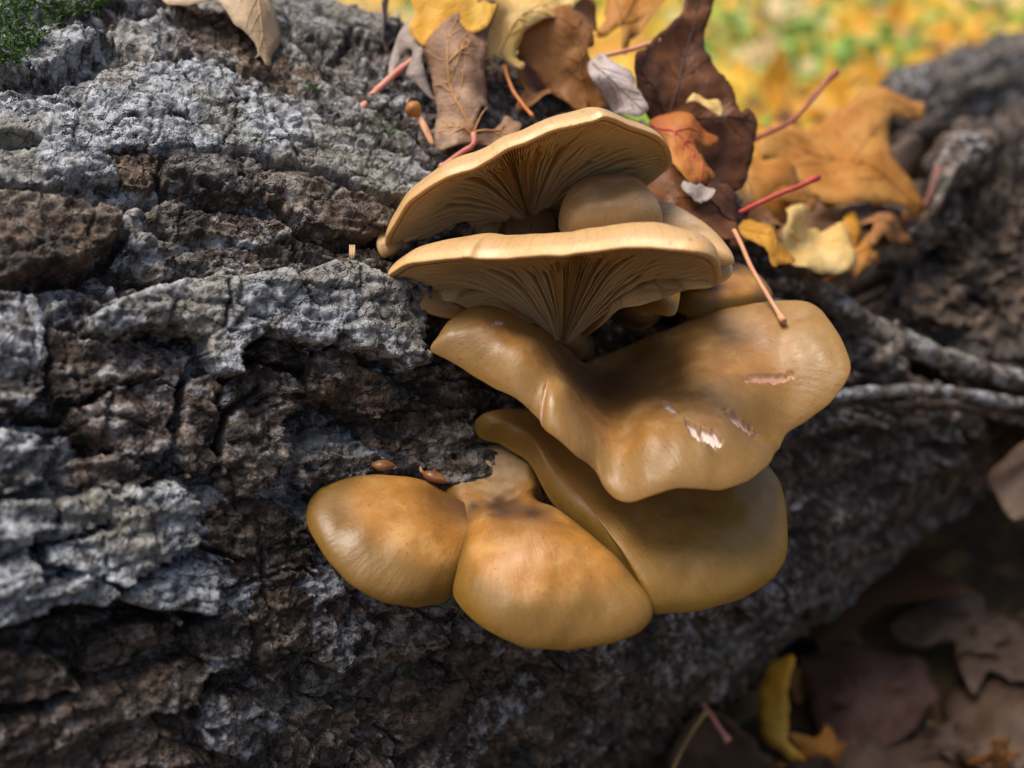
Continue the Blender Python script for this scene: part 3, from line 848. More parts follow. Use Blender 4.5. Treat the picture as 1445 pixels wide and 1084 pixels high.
# 8 the large lobed cap
M('oyster_mushroom', 'largest brown cap with wavy lobed edge, white bites and a pink scar', [(608,495),(618,488),(636,478),(663,468),(696,465),(734,474),(767,488),(800,505),(822,508),(850,488),(900,474),(956,462),(1032,444),(1085,437),(1103,436),(1129,440),(1156,452),(1171,468),(1191,495),(1200,524),(1176,553),(1145,570),(1112,586),(1102,604),(1099,620),(1093,643),(1082,665),(1051,683),(1007,691),(963,693),(912,694),(874,684),(850,666),(838,652),(811,641),(774,617),(754,588),(701,551),(668,529),(634,509)],
  (842,532), [(842,532,.282),(950,692,.238),(1200,524,.266),(608,495,.258),(668,530,.254),(754,588,.248),(811,641,.242),(850,664,.242),(696,466,.268),(767,488,.272),(1100,437,.288),(956,462,.290),(900,600,.258),(1040,600,.254),(1105,590,.262),(780,540,.262)], .0045, p=5.0, q=1.8, kc=.5, stem=.006, nt=760, top_n=130, ngill=200, mat=CAP_BROWN,
  offs=[(634,509,0),(668,529,0),(701,551,0),(754,588,0),(811,641,0),(842,532,-5.5),(690,508,5),(640,494,2.5),(750,548,6),(805,600,5.5),(815,545,-2),(780,505,2),(830,575,-1.5),(855,628,-4),(856,605,-3.5),(866,660,-5),(830,640,0),(900,600,0),(910,650,1.5),(960,650,2),(1040,640,2),(1085,605,-4.5),(1070,580,-2.5),(1108,592,-5.5),(1150,505,2),(1185,520,0),(1100,460,1),(1000,485,-.5),(950,545,-1.5),(1095,640,0),(940,692,0),(1040,688,0),(900,480,-3),(740,495,2)],
  scars=[(1047,616,24,9,.45,2.6),(1060,622,6,3,.6,2.5),(983,640,18,6,.75,2.0),(1005,648,17,8,.4,1.4),(948,606,15,6,.65,1.8),(1083,545,34,4.5,-.17,.9,.6),(770,594,16,3.5,-1.05,.6,.6),(711,503,8,3,-.3,.4,.8)],
  stains=[(838,520,50,.4),(1001,660,7,.5),(1060,622,7,.9)],  # the two small spots paint the dark inside holes in the bites
  stalk=[(842,545,.287,.004),(835,552,.298,.006),(828,560,.315,.009)], seed=10)
# 9 smooth wide cap below it
M('oyster_mushroom', 'smooth wide olive-brown cap in the shade under the largest lobed one', [(668,606),(690,596),(715,590),(760,592),(820,604),(880,620),(980,630),(1060,640),(1090,665),(1106,695),(1113,750),(1108,790),(1085,820),(1050,842),(1000,856),(950,862),(918,860),(880,810),(826,757),(785,718),(765,694),(742,655),(708,630),(680,622)],
  (740,626), [(735,622,.276),(940,862,.247),(1113,750,.264)], .0075, p=5.0, q=2.0, kc=.6, nt=520, top_n=90, ngill=180, mat=CAP_OLIVE,
  offs=[(735,622,0),(760,660,1.5),(830,700,-1.5),(900,700,-2),(1000,720,0),(900,800,0),(1050,780,1),(1100,740,-1),(1000,850,-1),(1060,670,0)],
  stains=[(860,840,14,.7)], stalk=[(745,640,.280,.006),(725,632,.286,.008),(700,622,.298,.010)], seed=11)
# 10, 11 the two lowest caps
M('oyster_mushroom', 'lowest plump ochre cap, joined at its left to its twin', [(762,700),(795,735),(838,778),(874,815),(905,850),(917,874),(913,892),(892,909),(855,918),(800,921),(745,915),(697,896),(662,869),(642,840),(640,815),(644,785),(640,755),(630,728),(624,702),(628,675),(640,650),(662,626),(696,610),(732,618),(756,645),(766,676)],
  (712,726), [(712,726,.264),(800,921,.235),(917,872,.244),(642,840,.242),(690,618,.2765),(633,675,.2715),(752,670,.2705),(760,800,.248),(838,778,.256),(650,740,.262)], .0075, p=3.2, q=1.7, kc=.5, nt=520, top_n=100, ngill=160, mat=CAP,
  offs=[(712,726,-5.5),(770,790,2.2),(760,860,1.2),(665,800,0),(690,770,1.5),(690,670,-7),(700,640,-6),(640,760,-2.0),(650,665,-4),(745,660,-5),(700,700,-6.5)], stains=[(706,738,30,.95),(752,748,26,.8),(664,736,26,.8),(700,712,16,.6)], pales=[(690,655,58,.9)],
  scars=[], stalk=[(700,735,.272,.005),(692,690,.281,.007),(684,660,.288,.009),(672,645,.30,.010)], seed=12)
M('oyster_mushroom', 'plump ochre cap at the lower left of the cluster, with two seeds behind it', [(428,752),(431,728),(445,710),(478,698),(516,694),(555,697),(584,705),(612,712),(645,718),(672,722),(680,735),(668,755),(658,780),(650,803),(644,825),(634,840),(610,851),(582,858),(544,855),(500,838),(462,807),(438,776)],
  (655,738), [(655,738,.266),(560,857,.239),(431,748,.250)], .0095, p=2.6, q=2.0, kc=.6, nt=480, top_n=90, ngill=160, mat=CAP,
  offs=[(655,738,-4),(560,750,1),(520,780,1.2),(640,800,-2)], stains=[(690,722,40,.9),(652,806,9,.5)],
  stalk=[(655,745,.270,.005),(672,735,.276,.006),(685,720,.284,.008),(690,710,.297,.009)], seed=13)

# ------------------------------------------------------------------ leaves traced from the photo
def triangulate(poly, step):
    n = len(poly)
    xs = np.arange(poly[:, 0].min(), poly[:, 0].max(), step); ys = np.arange(poly[:, 1].min(), poly[:, 1].max(), step * .87)
    X, Y = np.meshgrid(xs, ys); X = X + (np.arange(len(ys)) % 2)[:, None] * step * .5
    X = X.ravel() + rng.uniform(-.15, .15, X.size) * step; Y = Y.ravel() + rng.uniform(-.15, .15, Y.size) * step
    m = inside(X, Y, [tuple(p) for p in poly]) & (seg_dist(X, Y, [tuple(p) for p in poly], True) > step * .55)
    pts = [Vector(p) for p in poly] + [Vector((x, y)) for x, y in zip(X[m], Y[m])]
    v, e, f, *_ = delaunay_2d_cdt(pts, [(k, (k + 1) % n) for k in range(n)], [], 1, 1e-4)
    return np.array([(p.x, p.y) for p in v]), np.array([list(t) for t in f if len(t) == 3])

def leaf(name, label, outline, plane, mat, offs=(), veins=(), petiole=None, pmat=None, wave=1.6, step=7., jag=1.8, seed=0, group=None, vmat=None, pr=.0007, cat='leaf', thick=.00016, jagw=9.):
    pl = Plane(plane)
    oo = np.array(outline); f = rbf(list(offs), .22 * float(np.ptp(oo, axis=0).max()))
    per = np.hypot(*np.diff(np.vstack([outline, outline[:1]]), axis=0).T).sum()
    poly = smooth_closed(outline, max(24, int(per / 5)))
    nn = fbm(np.stack([poly[:, 0] / jagw, poly[:, 1] / jagw, 0 * poly[:, 0] + seed], -1), 3)
    ce = poly.mean(0); dv = poly - ce; dv /= np.linalg.norm(dv, axis=1)[:, None]
    poly = poly + dv * (nn * jag)[:, None]
    V2, F = triangulate(poly, step)
    def surf(X, Y, lift=0.):
        X = np.asarray(X, float); Y = np.asarray(Y, float)
        o = f(X, Y) + wave * fbm(np.stack([X / 45, Y / 45, 0 * X + seed * 3.1], -1), 3) * 2
        return pl.at(X, Y) + ((o + lift) / 1000)[..., None] * pl.n
    c = V2.mean(0)
    root = thing(name, surf(c[0], c[1]), label, cat, group)
    b = mesh_np('blade', surf(V2[:, 0], V2[:, 1]), F, mat, root)
    m = b.modifiers.new('thickness', 'SOLIDIFY'); m.thickness = thick; m.offset = 0
    vs_ = np.sign((CAMP - pl.o) @ pl.n)
    for k, vn in enumerate(veins):
        q = smooth_open(vn, 14)
        P = surf(q[:, 0], q[:, 1], .15 * vs_)
        tube_obj('vein', P, np.linspace(.00042 if k == 0 else .00032, .00012, 14), vmat or mat, b, 6)
    pt = [tuple(p) for p in poly]
    for k, vn in enumerate(veins):
        q = smooth_open(vn, 30)
        ln = np.hypot(*np.diff(q, axis=0).T).sum()
        if ln < 45: continue
        for j, ti in enumerate((8, 13, 18, 23)):
            dx, dy = q[ti] - q[ti - 2]; dn = math.hypot(dx, dy); dx /= dn; dy /= dn
            for sg in (-1, 1):
                a_ = sg * (.75 + .1 * math.sin(seed + j * 3 + sg)); ex, ey = dx * math.cos(a_) - dy * math.sin(a_), dx * math.sin(a_) + dy * math.cos(a_)
                R_ = ln * .30
                pp = np.array([[q[ti][0] + ex * R_ * u + dx * R_ * .18 * u * u, q[ti][1] + ey * R_ * u + dy * R_ * .18 * u * u] for u in np.linspace(0, 1, 9)])
                ok = inside(pp[:, 0], pp[:, 1], pt)
                n_ok = int(np.argmin(ok)) if not ok.all() else 9
                if n_ok < 4: continue
                pp = pp[:n_ok]
                tube_obj('vein', surf(pp[:, 0], pp[:, 1], .1 * vs_), np.linspace(.00022, .0001, n_ok), vmat or mat, b, 5)
    if petiole:
        q = np.array([list(unproj(x, y, d)) for x, y, d in petiole])
        q = smooth_open(q, 20)
        r = np.full(20, pr); r[-3:] *= (1.15, 1.45, 1.3)
        tube_obj('petiole', q, r, pmat or mat, root, 8, .15, seed)
    return root

LM = leaf_material
TAN = LM('leaf_pale_tan', (.52, .36, .21), (.60, .44, .28), (.40, .27, .15), trans=.25, spots=.2)
DRY = LM('leaf_dry_brown', (.26, .145, .085), (.34, .205, .125), (.16, .08, .042), trans=.15, spots=.5)
GREY = LM('leaf_grey_brown', (.30, .23, .19), (.40, .32, .28), (.20, .14, .11), trans=.12, spots=.3)
YEL = LM('leaf_yellow', (.78, .42, .045), (.80, .52, .10), (.62, .28, .03), trans=.35, spots=.25)
CREAM = LM('leaf_cream_yellow', (.78, .52, .17), (.82, .62, .28), (.66, .40, .10), trans=.35, spots=.25)
RUST = LM('leaf_rust', (.30, .115, .028), (.36, .16, .05), (.17, .06, .02), trans=.25, spots=.5)
DKBR = LM('leaf_dark_brown', (.105, .036, .014), (.175, .066, .022), (.06, .022, .011), rough=.42, trans=.2, spots=.4)
ORED = LM('leaf_orange_red', (.42, .12, .022), (.50, .20, .035), (.40, .06, .03), trans=.25, spots=.3)
ORAN = LM('leaf_orange', (.62, .28, .03), (.70, .36, .045), (.45, .17, .02), trans=.35, spots=.5)
OBRN = LM('leaf_orange_brown', (.50, .20, .032), (.56, .27, .06), (.33, .12, .02), trans=.3, spots=.4)
SHAD = LM('leaf_shade_brown', (.10, .058, .036), (.145, .09, .058), (.055, .03, .02), trans=.06, spots=.4)  # brown darkened in the colour itself, for leaves lying in shade
VEIN = plain('vein_ochre', (.48, .25, .08), (.40, .19, .06))
VDARK = plain('vein_dark', (.05, .022, .012), (.07, .03, .015))
PINK = plain('petiole_pink', (.52, .17, .12), (.60, .27, .18), 120)
RED = plain('petiole_red', (.42, .045, .04), (.48, .09, .06), 120)
OST = plain('petiole_orange', (.50, .19, .05), (.42, .13, .04), 120)
TST = plain('petiole_tan', (.58, .30, .15), (.55, .24, .13), 150)

L = leaf
L('fallen_leaf', 'pale tan dry leaf draped over the top of the log, far from the mushrooms', [(225,-40),(232,-6),(262,8),(302,17),(318,30),(330,44),(345,52),(360,62),(365,70),(358,76),(370,71),(376,78),(386,76),(384,66),(394,50),(399,32),(391,14),(379,-2),(372,-40)],
  [(235,0,.294),(383,75,.290),(385,-25,.314)], TAN, [(235,0,-2),(300,5,4),(370,30,5),(380,72,-3),(397,35,-5),(300,-30,3),(340,48,1),(375,0,1)], [[(360,-30),(361,10),(366,40),(378,72)],[(361,10),(330,0),(300,-20)]], seed=1, vmat=TAN, wave=.6)
L('fallen_leaf', 'crumpled dry brown leaf with ochre veins standing on its pink stem above the uppermost mushroom', [(600,60),(606,45),(627,31),(648,17),(674,14),(676,-6),(703,-4),(702,10),(691,39),(690,63),(685,79),(684,105),(690,131),(689,147),(680,152),(674,165),(669,180),(674,189),(698,181),(709,166),(717,152),(727,158),(738,168),(728,188),(700,205),(676,202),(662,201),(638,206),(617,208),(614,184),(619,147),(614,118),(611,97),(606,76)],
  [(640,200,.292),(640,20,.305),(700,120,.300)], DRY, [(600,60,-5),(640,60,3),(685,60,-3),(614,118,-4),(650,110,3.5),(688,130,-3),(620,200,-1),(655,180,0),(690,0,-2),(720,170,-3),(668,188,1)],
  [[(668,188),(655,165),(640,135),(631,100),(632,60),(645,25)],[(668,188),(676,170),(689,147)],[(668,188),(645,178),(615,170)],[(668,188),(690,184),(730,175)],[(640,130),(625,118),(614,112)],[(633,95),(655,75),(665,58)]],
  [(668,188,.2925),(668,204,.2915),(650,216,.2925),(634,228,.2925),(622,237,.290)], PINK, seed=2, vmat=VEIN, wave=2.2)
L('fallen_leaf', 'small curled grey-brown leaf scrap beside the crumpled dry leaf, pink stem behind it', [(580,37),(562,52),(550,76),(551,99),(560,84),(569,70),(582,82),(573,104),(582,112),(598,124),(617,131),(604,112),(594,92),(606,70),(611,50)],
  [(555,90,.304),(600,50,.312),(610,125,.301)], GREY, [(580,40,2),(560,80,-3),(590,90,3),(610,125,-3)], [], [(598,74,.306),(560,102,.304),(530,130,.301),(512,151,.299),(503,161,.2985)], PINK, seed=3, pr=.00095)
L('fallen_leaf', 'orange-yellow leaf rising behind the crumpled dry brown one', [(580,-30),(585,14),(577,26),(583,40),(600,52),(610,44),(640,40),(680,40),(700,10),(700,-40)],
  [(590,40,.302),(600,-10,.310),(680,10,.309)], YEL, [(590,30,-3),(620,0,3),(660,20,0),(600,50,-4)], seed=4)
L('fallen_leaf', 'large cream-yellow leaf lying behind the crumpled dry brown one', [(690,-40),(690,10),(680,50),(686,82),(706,76),(722,82),(738,87),(743,76),(729,71),(738,50),(753,37),(795,18),(815,-6),(820,-40)],
  [(700,75,.312),(700,-10,.324),(800,0,.326)], CREAM, [(700,60,2),(740,80,-4),(740,30,3),(800,5,-2),(690,0,0)], [[(700,80),(725,40),(780,0)]], seed=5, vmat=CREAM)
L('fallen_leaf', 'rust-brown curled leaf between the cream-yellow leaf and the tall dark maple leaf', [(728,66),(740,47),(759,34),(795,16),(811,6),(827,-10),(849,-8),(851,26),(853,43),(832,52),(834,72),(824,80),(843,105),(858,145),(819,150),(782,118),(743,84)],
  [(740,70,.322),(840,0,.334),(830,140,.322)], RUST, [(760,50,3),(845,20,-6),(820,60,4),(840,140,-3),(780,100,-2),(800,20,3)], [[(835,145),(815,90),(800,30)]], seed=6, vmat=RUST)
L('fallen_leaf', 'pale grey curled leaf behind the top of the uppermost mushroom', [(822,87),(829,76),(845,71),(863,84),(879,87),(889,110),(905,137),(905,147),(897,160),(879,156),(860,152),(845,133),(831,105)],
  [(830,85,.310),(900,145,.300),(860,150,.304)], LM('leaf_pale_grey', (.46, .36, .32), (.54, .45, .42), (.34, .24, .20), trans=.15, spots=.35), [(830,85,-4),(860,110,4),(900,140,-2),(850,140,-6),(880,95,-6)], [[(830,82),(862,112),(900,148)]], seed=7, wave=2.4, jag=5, jagw=11., vmat=GREY)
L('fallen_leaf', 'tall dark brown maple leaf standing upright against the yellow background', [(966,-30),(966,-5),(962,18),(942,37),(927,50),(905,74),(884,89),(892,126),(905,155),(921,170),(935,200),(947,240),(984,262),(1020,275),(1047,263),(1058,210),(1059,173),(1045,160),(1034,168),(1030,150),(1023,129),(1008,102),(996,74),(995,45),(1001,16),(1003,-30)],
  [(905,150,.312),(985,0,.330),(1050,230,.322)], DKBR, [(985,0,2),(970,70,-2),(890,100,4),(1010,120,3),(960,180,-2),(1055,190,4),(990,250,-1)], [[(948,165),(958,118),(971,66),(981,15),(985,-25)],[(948,165),(920,130),(890,95)],[(948,165),(1000,170),(1056,180)]],
  None, seed=8, vmat=VDARK, jag=2)
L('fallen_leaf', 'scrap of pale leaf caught in the tall dark maple leaf', [(968,150),(975,137),(985,134),(998,142),(1012,138),(1022,150),(1016,162),(1000,158),(985,150)],
  [(970,150,.314),(1020,150,.316),(995,138,.317)], CREAM, [(975,140,1.5),(1018,150,-1.5)], seed=9, wave=1.6, step=4, jag=5, jagw=8.)
L('fallen_leaf', 'orange and red leaf lobe at the right edge of the uppermost mushroom', [(921,165),(942,160),(963,168),(995,181),(1017,195),(1000,208),(981,210),(984,223),(995,237),(1008,252),(984,266),(965,262),(948,240),(944,223),(938,197)],
  [(925,170,.306),(1010,195,.312),(985,258,.300)], ORED, [(960,185,3),(1010,195,-2),(975,240,2),(925,170,-2)], [[(925,170),(950,195),(975,225),(1000,255)]], seed=10, vmat=RED)
L('fallen_leaf', 'dark brown folded leaf with a long red stem, right of the small rounded mushroom', [(890,258),(915,245),(945,236),(958,252),(970,261),(993,259),(1012,267),(1026,265),(1040,275),(1045,298),(1048,318),(1040,328),(1020,333),(1000,328),(975,316),(945,305),(915,288)],
  [(900,260,.302),(1046,300,.300),(985,330,.292)], DKBR, [(945,245,3),(1000,275,3),(1040,300,-3),(960,300,-1),(1020,330,-2)], [[(1045,300),(1000,290),(950,262)]], [(1044,300,.300),(1090,278,.304),(1130,262,.309),(1155,250,.312)], RED, seed=11, vmat=VDARK)
L('fallen_leaf', 'small silvery leaf scrap lying on the dark brown leaf', [(960,262),(975,259),(995,261),(1010,268),(1002,278),(985,281),(968,275)],
  [(962,266,.2965),(1008,268,.2965),(985,281,.294)], GREY, [(970,264,1.2),(1004,272,-1)], seed=12, wave=1.4, step=4, jag=5, jagw=8.)
L('fallen_leaf', 'small orange leaf lobe pointing down beside the red stem and the tan stem', [(1046,312),(1060,308),(1081,318),(1099,336),(1123,360),(1121,366),(1104,368),(1093,374),(1081,357),(1065,343),(1047,332)],
  [(1050,318,.318),(1122,362,.312),(1110,315,.322)], ORAN, [(1085,340,2.5),(1120,362,-2),(1050,320,-1)], [[(1047,318),(1085,338),(1118,363)]], seed=13, vmat=ORAN, jag=4, jagw=12.)
# stems that lie loose
def stem(label, pts, r, mat, seed=0):
    q = np.array([list(unproj(x, y, d)) for x, y, d in pts]); q = smooth_open(q, 22)
    rr = np.full(22, r * .82); rr[-3:] *= (1.2, 1.6, 1.5)
    V, F = tube(q, rr, 10, True, .12, seed)
    o = mesh_np('leaf_stem', V, F, mat)
    tag(o, label, 'stem', 'loose leaf stems')
stem('tan leaf stem leaning on the largest lobed cap, its thick end down', [(1036,325,.296),(1046,345,.292),(1060,377,.288),(1082,415,.283),(1098,441,.2785),(1106,454,.2755)], .0007, TST, 1)
stem('thin brown leaf stem leaning over the uppermost mushroom from behind', [(752,164,.296),(738,148,.302),(724,128,.308),(716,108,.312),(711,94,.314)], .0006, OST, 2)
stem('orange-red leaf stem poking left from the tall dark maple leaf', [(846,80,.322),(887,71,.322),(916,62,.322),(932,57,.322)], .0008, PINK, 3)
stem('long reddish leaf stem rising against the yellow background', [(1062,198,.345),(1088,186,.347),(1118,170,.35),(1148,138,.352),(1166,116,.354),(1181,101,.356)], .0009, plain('petiole_brown_red', (.36, .11, .07), (.28, .07, .05), 120), 4)
stem('dark red stem curving past the dark broken wood', [(1200,405,.385),(1250,345,.40),(1290,312,.405),(1312,275,.408),(1325,235,.41)], .0011, plain('petiole_dark', (.16, .05, .04), (.22, .08, .06), 120), 5)

# blurred leaves behind, lying on the broken end of the log
L('fallen_leaf', 'big orange-brown maple leaf lying on the log behind the mushrooms', [(1065,232),(1065,200),(1090,185),(1125,181),(1170,163),(1212,139),(1244,137),(1280,142),(1313,131),(1310,158),(1283,171),(1249,179),(1254,223),(1283,252),(1313,273),(1309,292),(1275,286),(1220,296),(1180,304),(1130,290),(1112,250)],
  [(1080,230,.385),(1300,140,.43),(1290,285,.395)], OBRN, [(1100,210,4),(1170,200,-3),(1240,150,6),(1300,145,-4),(1250,230,3),(1300,285,-5),(1180,290,5)], [[(1300,280),(1200,230),(1100,205)],[(1200,230),(1240,180),(1300,145)]], seed=20, vmat=RUST, step=12)
L('fallen_leaf', 'tan leaf below the big orange-brown one, right of the tall dark maple leaf', [(1056,236),(1090,228),(1120,245),(1140,290),(1150,325),(1110,318),(1075,305),(1058,275)], [(1060,240,.36),(1130,300,.362),(1060,300,.352)], OBRN, [(1090,260,4),(1140,310,-3)], seed=21, step=10)
L('fallen_leaf', 'pale yellow leaf with upturned edge on the log, behind the small orange lobe', [(1098,345),(1104,304),(1124,296),(1142,312),(1164,320),(1190,322),(1200,378),(1160,384),(1115,366)], [(1105,340,.340),(1188,330,.356),(1150,362,.342)], CREAM, [(1115,308,4),(1140,340,-3),(1188,350,3)], [[(1110,335),(1150,338),(1186,345)]], seed=22, step=7, jag=9, jagw=16., wave=2.5, vmat=CREAM)
L('fallen_leaf', 'dull tan leaf under the pale yellow one', [(1100,340),(1150,345),(1195,352),(1205,380),(1180,400),(1140,392),(1105,370)], [(1105,345,.356),(1200,360,.37),(1150,398,.355)], SHAD, [(1150,365,3)], seed=23, step=10)
L('fallen_leaf', 'brown leaf in the gap between the pale yellow leaf and the broken wood', [(1185,300),(1230,290),(1270,300),(1260,340),(1225,375),(1195,390),(1190,350)], [(1190,310,.385),(1265,310,.395),(1200,385,.37)], SHAD, [(1220,330,4)], seed=24, step=10)
L('fallen_leaf', 'small amber leaf tip standing between the brown leaf and the pale yellow one', [(1186,340),(1190,310),(1203,296),(1212,306),(1211,335),(1205,350)], [(1190,340,.372),(1205,300,.378),(1210,345,.372)], ORAN, [(1200,320,2)], seed=25, step=8)
L('fallen_leaf', 'orange leaf tucked under the big orange-brown one by its reddish stem', [(1060,200),(1095,178),(1125,182),(1130,215),(1100,240),(1066,238)], [(1062,215,.392),(1125,185,.405),(1100,238,.394)], ORAN, [(1095,205,3)], seed=26, step=10)

def maple_outline(deep=.45, sd=0):
    r = np.random.default_rng(sd)
    pts = []
    angs = np.array([-125, -62, 0, 62, 125]); lens = np.array([.55, .85, 1.0, .85, .55])
    for k in range(5):
        a = math.radians(angs[k] + r.uniform(-6, 6) + 90); l = lens[k] * r.uniform(.9, 1.1)
        da = math.radians(16)
        pts += [(l * .72 * math.cos(a - da), l * .72 * math.sin(a - da)), (l * math.cos(a), l * math.sin(a)), (l * .70 * math.cos(a + da), l * .70 * math.sin(a + da))]
        if k < 4:
            b = math.radians((angs[k] + angs[k + 1]) / 2 + 90); pts.append((deep * math.cos(b), deep * math.sin(b)))
    pts.append((0.0, -.12))
    return np.array(pts)
def heap_leaf(label, cx, cy, size, rot, d, gx, gy, mat, seed, group, squash=.8, curl=9):
    """a whole maple leaf lying at a slant: gx, gy are its depth gains (m) across one leaf length"""
    q = maple_outline(.5, seed) * size
    c, s_ = math.cos(rot), math.sin(rot)
    Q = np.stack([cx + q[:, 0] * c - q[:, 1] * s_, cy - (q[:, 0] * s_ + q[:, 1] * c) * squash], -1)
    def at(x, y): x *= size; y *= size; return (cx + x * c - y * s_, cy - (x * s_ + y * c) * squash)
    pl = [(cx, cy, d), (cx + size, cy, d + gx), (cx, cy - size, d + gy)]
    r = np.random.default_rng(seed + 9)
    offs = [(*at(x, y), float(v)) for (x, y), v in zip([(0, .9), (.75, .4), (-.75, .4), (0, .2), (.4, -.3), (-.4, -.3)], r.uniform(-1, 1, 6) * curl)]
    veins = [[at(0, -.1), at(0, .4), at(0, .95)], [at(0, -.1), at(.4, .15), at(.7, .4)], [at(0, -.1), at(-.4, .15), at(-.7, .4)]]
    return L('fallen_leaf', label, [tuple(p) for p in Q], pl, mat, offs, veins, seed=seed, step=max(8., size / 9), jag=size * .03, jagw=size / 5, wave=2.5, vmat=mat, group=group)
HG = 'leaves heaped on the log behind the mushrooms'
for k, (cx, cy, sz, rot, d, gx, gy, mt, lb) in enumerate([
  (1140, 288, 78, .6, .374, .02, .03, OBRN, 'orange-brown maple leaf in the heap under the big one'),
  (1222, 330, 70, -1.0, .384, .02, .03, RUST, 'rust-brown maple leaf in the heap beside the broken wood'),
  (1085, 300, 56, 2.2, .346, .01, .03, RUST, 'rust-brown leaf in the heap between the red stem and the pale yellow leaf'),
  (1150, 380, 54, .2, .356, .02, .02, SHAD, 'dark brown leaf in the heap just above the thick twig'),
  (1270, 235, 60, -.4, .425, .02, .04, SHAD, 'dark leaf in the heap behind the big orange-brown one'),
  (1100, 210, 60, 1.3, .412, .02, .04, ORAN, 'bright orange leaf in the heap behind the long reddish stem'),
  (1205, 372, 50, 1.9, .371, .02, .03, OBRN, 'small orange-brown leaf in the heap by the dark red stem'),
  (880, 30, 60, -.5, .352, .01, .03, OBRN, 'orange-brown leaf behind the pale grey and rust curled leaves'),
  (770, 110, 52, 1.2, .327, .01, .03, RUST, 'rust-brown leaf lying on the log below the cream-yellow leaf'),
  (1030, 215, 50, 2.6, .336, .01, .02, RUST, 'rust-brown leaf just behind the tall dark maple leaf'),
  (560, 20, 40, .8, .318, .01, .02, GREY, 'grey-brown leaf behind the orange-yellow one on the log'),
  ]): heap_leaf(lb, cx, cy, sz, rot, d, gx, gy, mt, 60 + k, HG)
# ground leaves under the log, bottom right
def gd(px, py, lift=.004):
    """depth at which a pixel's ray meets the ground, raised a little"""
    v = unproj(px, py, 1.0) - CAMP
    return (CAM_Z - lift) / -v[2]
def ground_leaf(label, outline, mat, lifts, offs, seed, **kw):
    pts = [(x, y, float(gd(np.array(x), np.array(y), l))) for x, y, l in lifts]
    return L('fallen_leaf', label, outline, pts, mat, offs, seed=seed, step=12, jag=9, jagw=26., wave=2.0, **kw)
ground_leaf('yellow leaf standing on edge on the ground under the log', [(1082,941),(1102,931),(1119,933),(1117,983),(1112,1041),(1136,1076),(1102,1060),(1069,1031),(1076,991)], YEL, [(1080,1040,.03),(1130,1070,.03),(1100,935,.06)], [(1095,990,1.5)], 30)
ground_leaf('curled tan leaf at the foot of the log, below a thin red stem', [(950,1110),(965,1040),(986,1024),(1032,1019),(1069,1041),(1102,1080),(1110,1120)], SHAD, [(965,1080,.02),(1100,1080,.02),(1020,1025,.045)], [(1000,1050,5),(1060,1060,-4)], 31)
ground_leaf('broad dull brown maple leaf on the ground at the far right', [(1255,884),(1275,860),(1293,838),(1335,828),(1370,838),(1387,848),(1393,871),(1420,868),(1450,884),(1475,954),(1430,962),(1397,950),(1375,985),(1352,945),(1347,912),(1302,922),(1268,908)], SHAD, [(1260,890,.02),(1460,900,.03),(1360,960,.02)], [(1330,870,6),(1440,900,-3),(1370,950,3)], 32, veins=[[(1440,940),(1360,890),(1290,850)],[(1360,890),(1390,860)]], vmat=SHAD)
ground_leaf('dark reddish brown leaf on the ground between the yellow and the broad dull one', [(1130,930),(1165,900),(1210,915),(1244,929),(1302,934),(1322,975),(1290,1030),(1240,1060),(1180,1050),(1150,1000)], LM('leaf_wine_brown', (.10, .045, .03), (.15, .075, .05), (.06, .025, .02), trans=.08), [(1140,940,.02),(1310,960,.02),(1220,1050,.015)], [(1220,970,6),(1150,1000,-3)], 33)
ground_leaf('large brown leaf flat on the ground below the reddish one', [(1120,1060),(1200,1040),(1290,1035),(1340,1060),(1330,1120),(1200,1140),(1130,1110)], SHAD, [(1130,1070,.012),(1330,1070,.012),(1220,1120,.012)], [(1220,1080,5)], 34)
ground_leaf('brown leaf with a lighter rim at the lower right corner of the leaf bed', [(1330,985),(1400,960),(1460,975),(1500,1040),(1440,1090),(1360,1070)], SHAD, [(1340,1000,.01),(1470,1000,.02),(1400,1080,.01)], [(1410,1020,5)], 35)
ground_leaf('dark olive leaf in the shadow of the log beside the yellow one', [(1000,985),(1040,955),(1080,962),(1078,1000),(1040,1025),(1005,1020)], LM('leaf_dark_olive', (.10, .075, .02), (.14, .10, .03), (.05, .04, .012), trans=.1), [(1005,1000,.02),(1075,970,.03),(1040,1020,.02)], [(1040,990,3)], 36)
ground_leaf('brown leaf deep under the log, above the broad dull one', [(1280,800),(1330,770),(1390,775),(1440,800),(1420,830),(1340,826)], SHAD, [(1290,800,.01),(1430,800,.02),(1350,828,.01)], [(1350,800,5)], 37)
GG = 'leaves lying in the shade under the log'
WINE = bpy.data.materials['leaf_wine_brown']
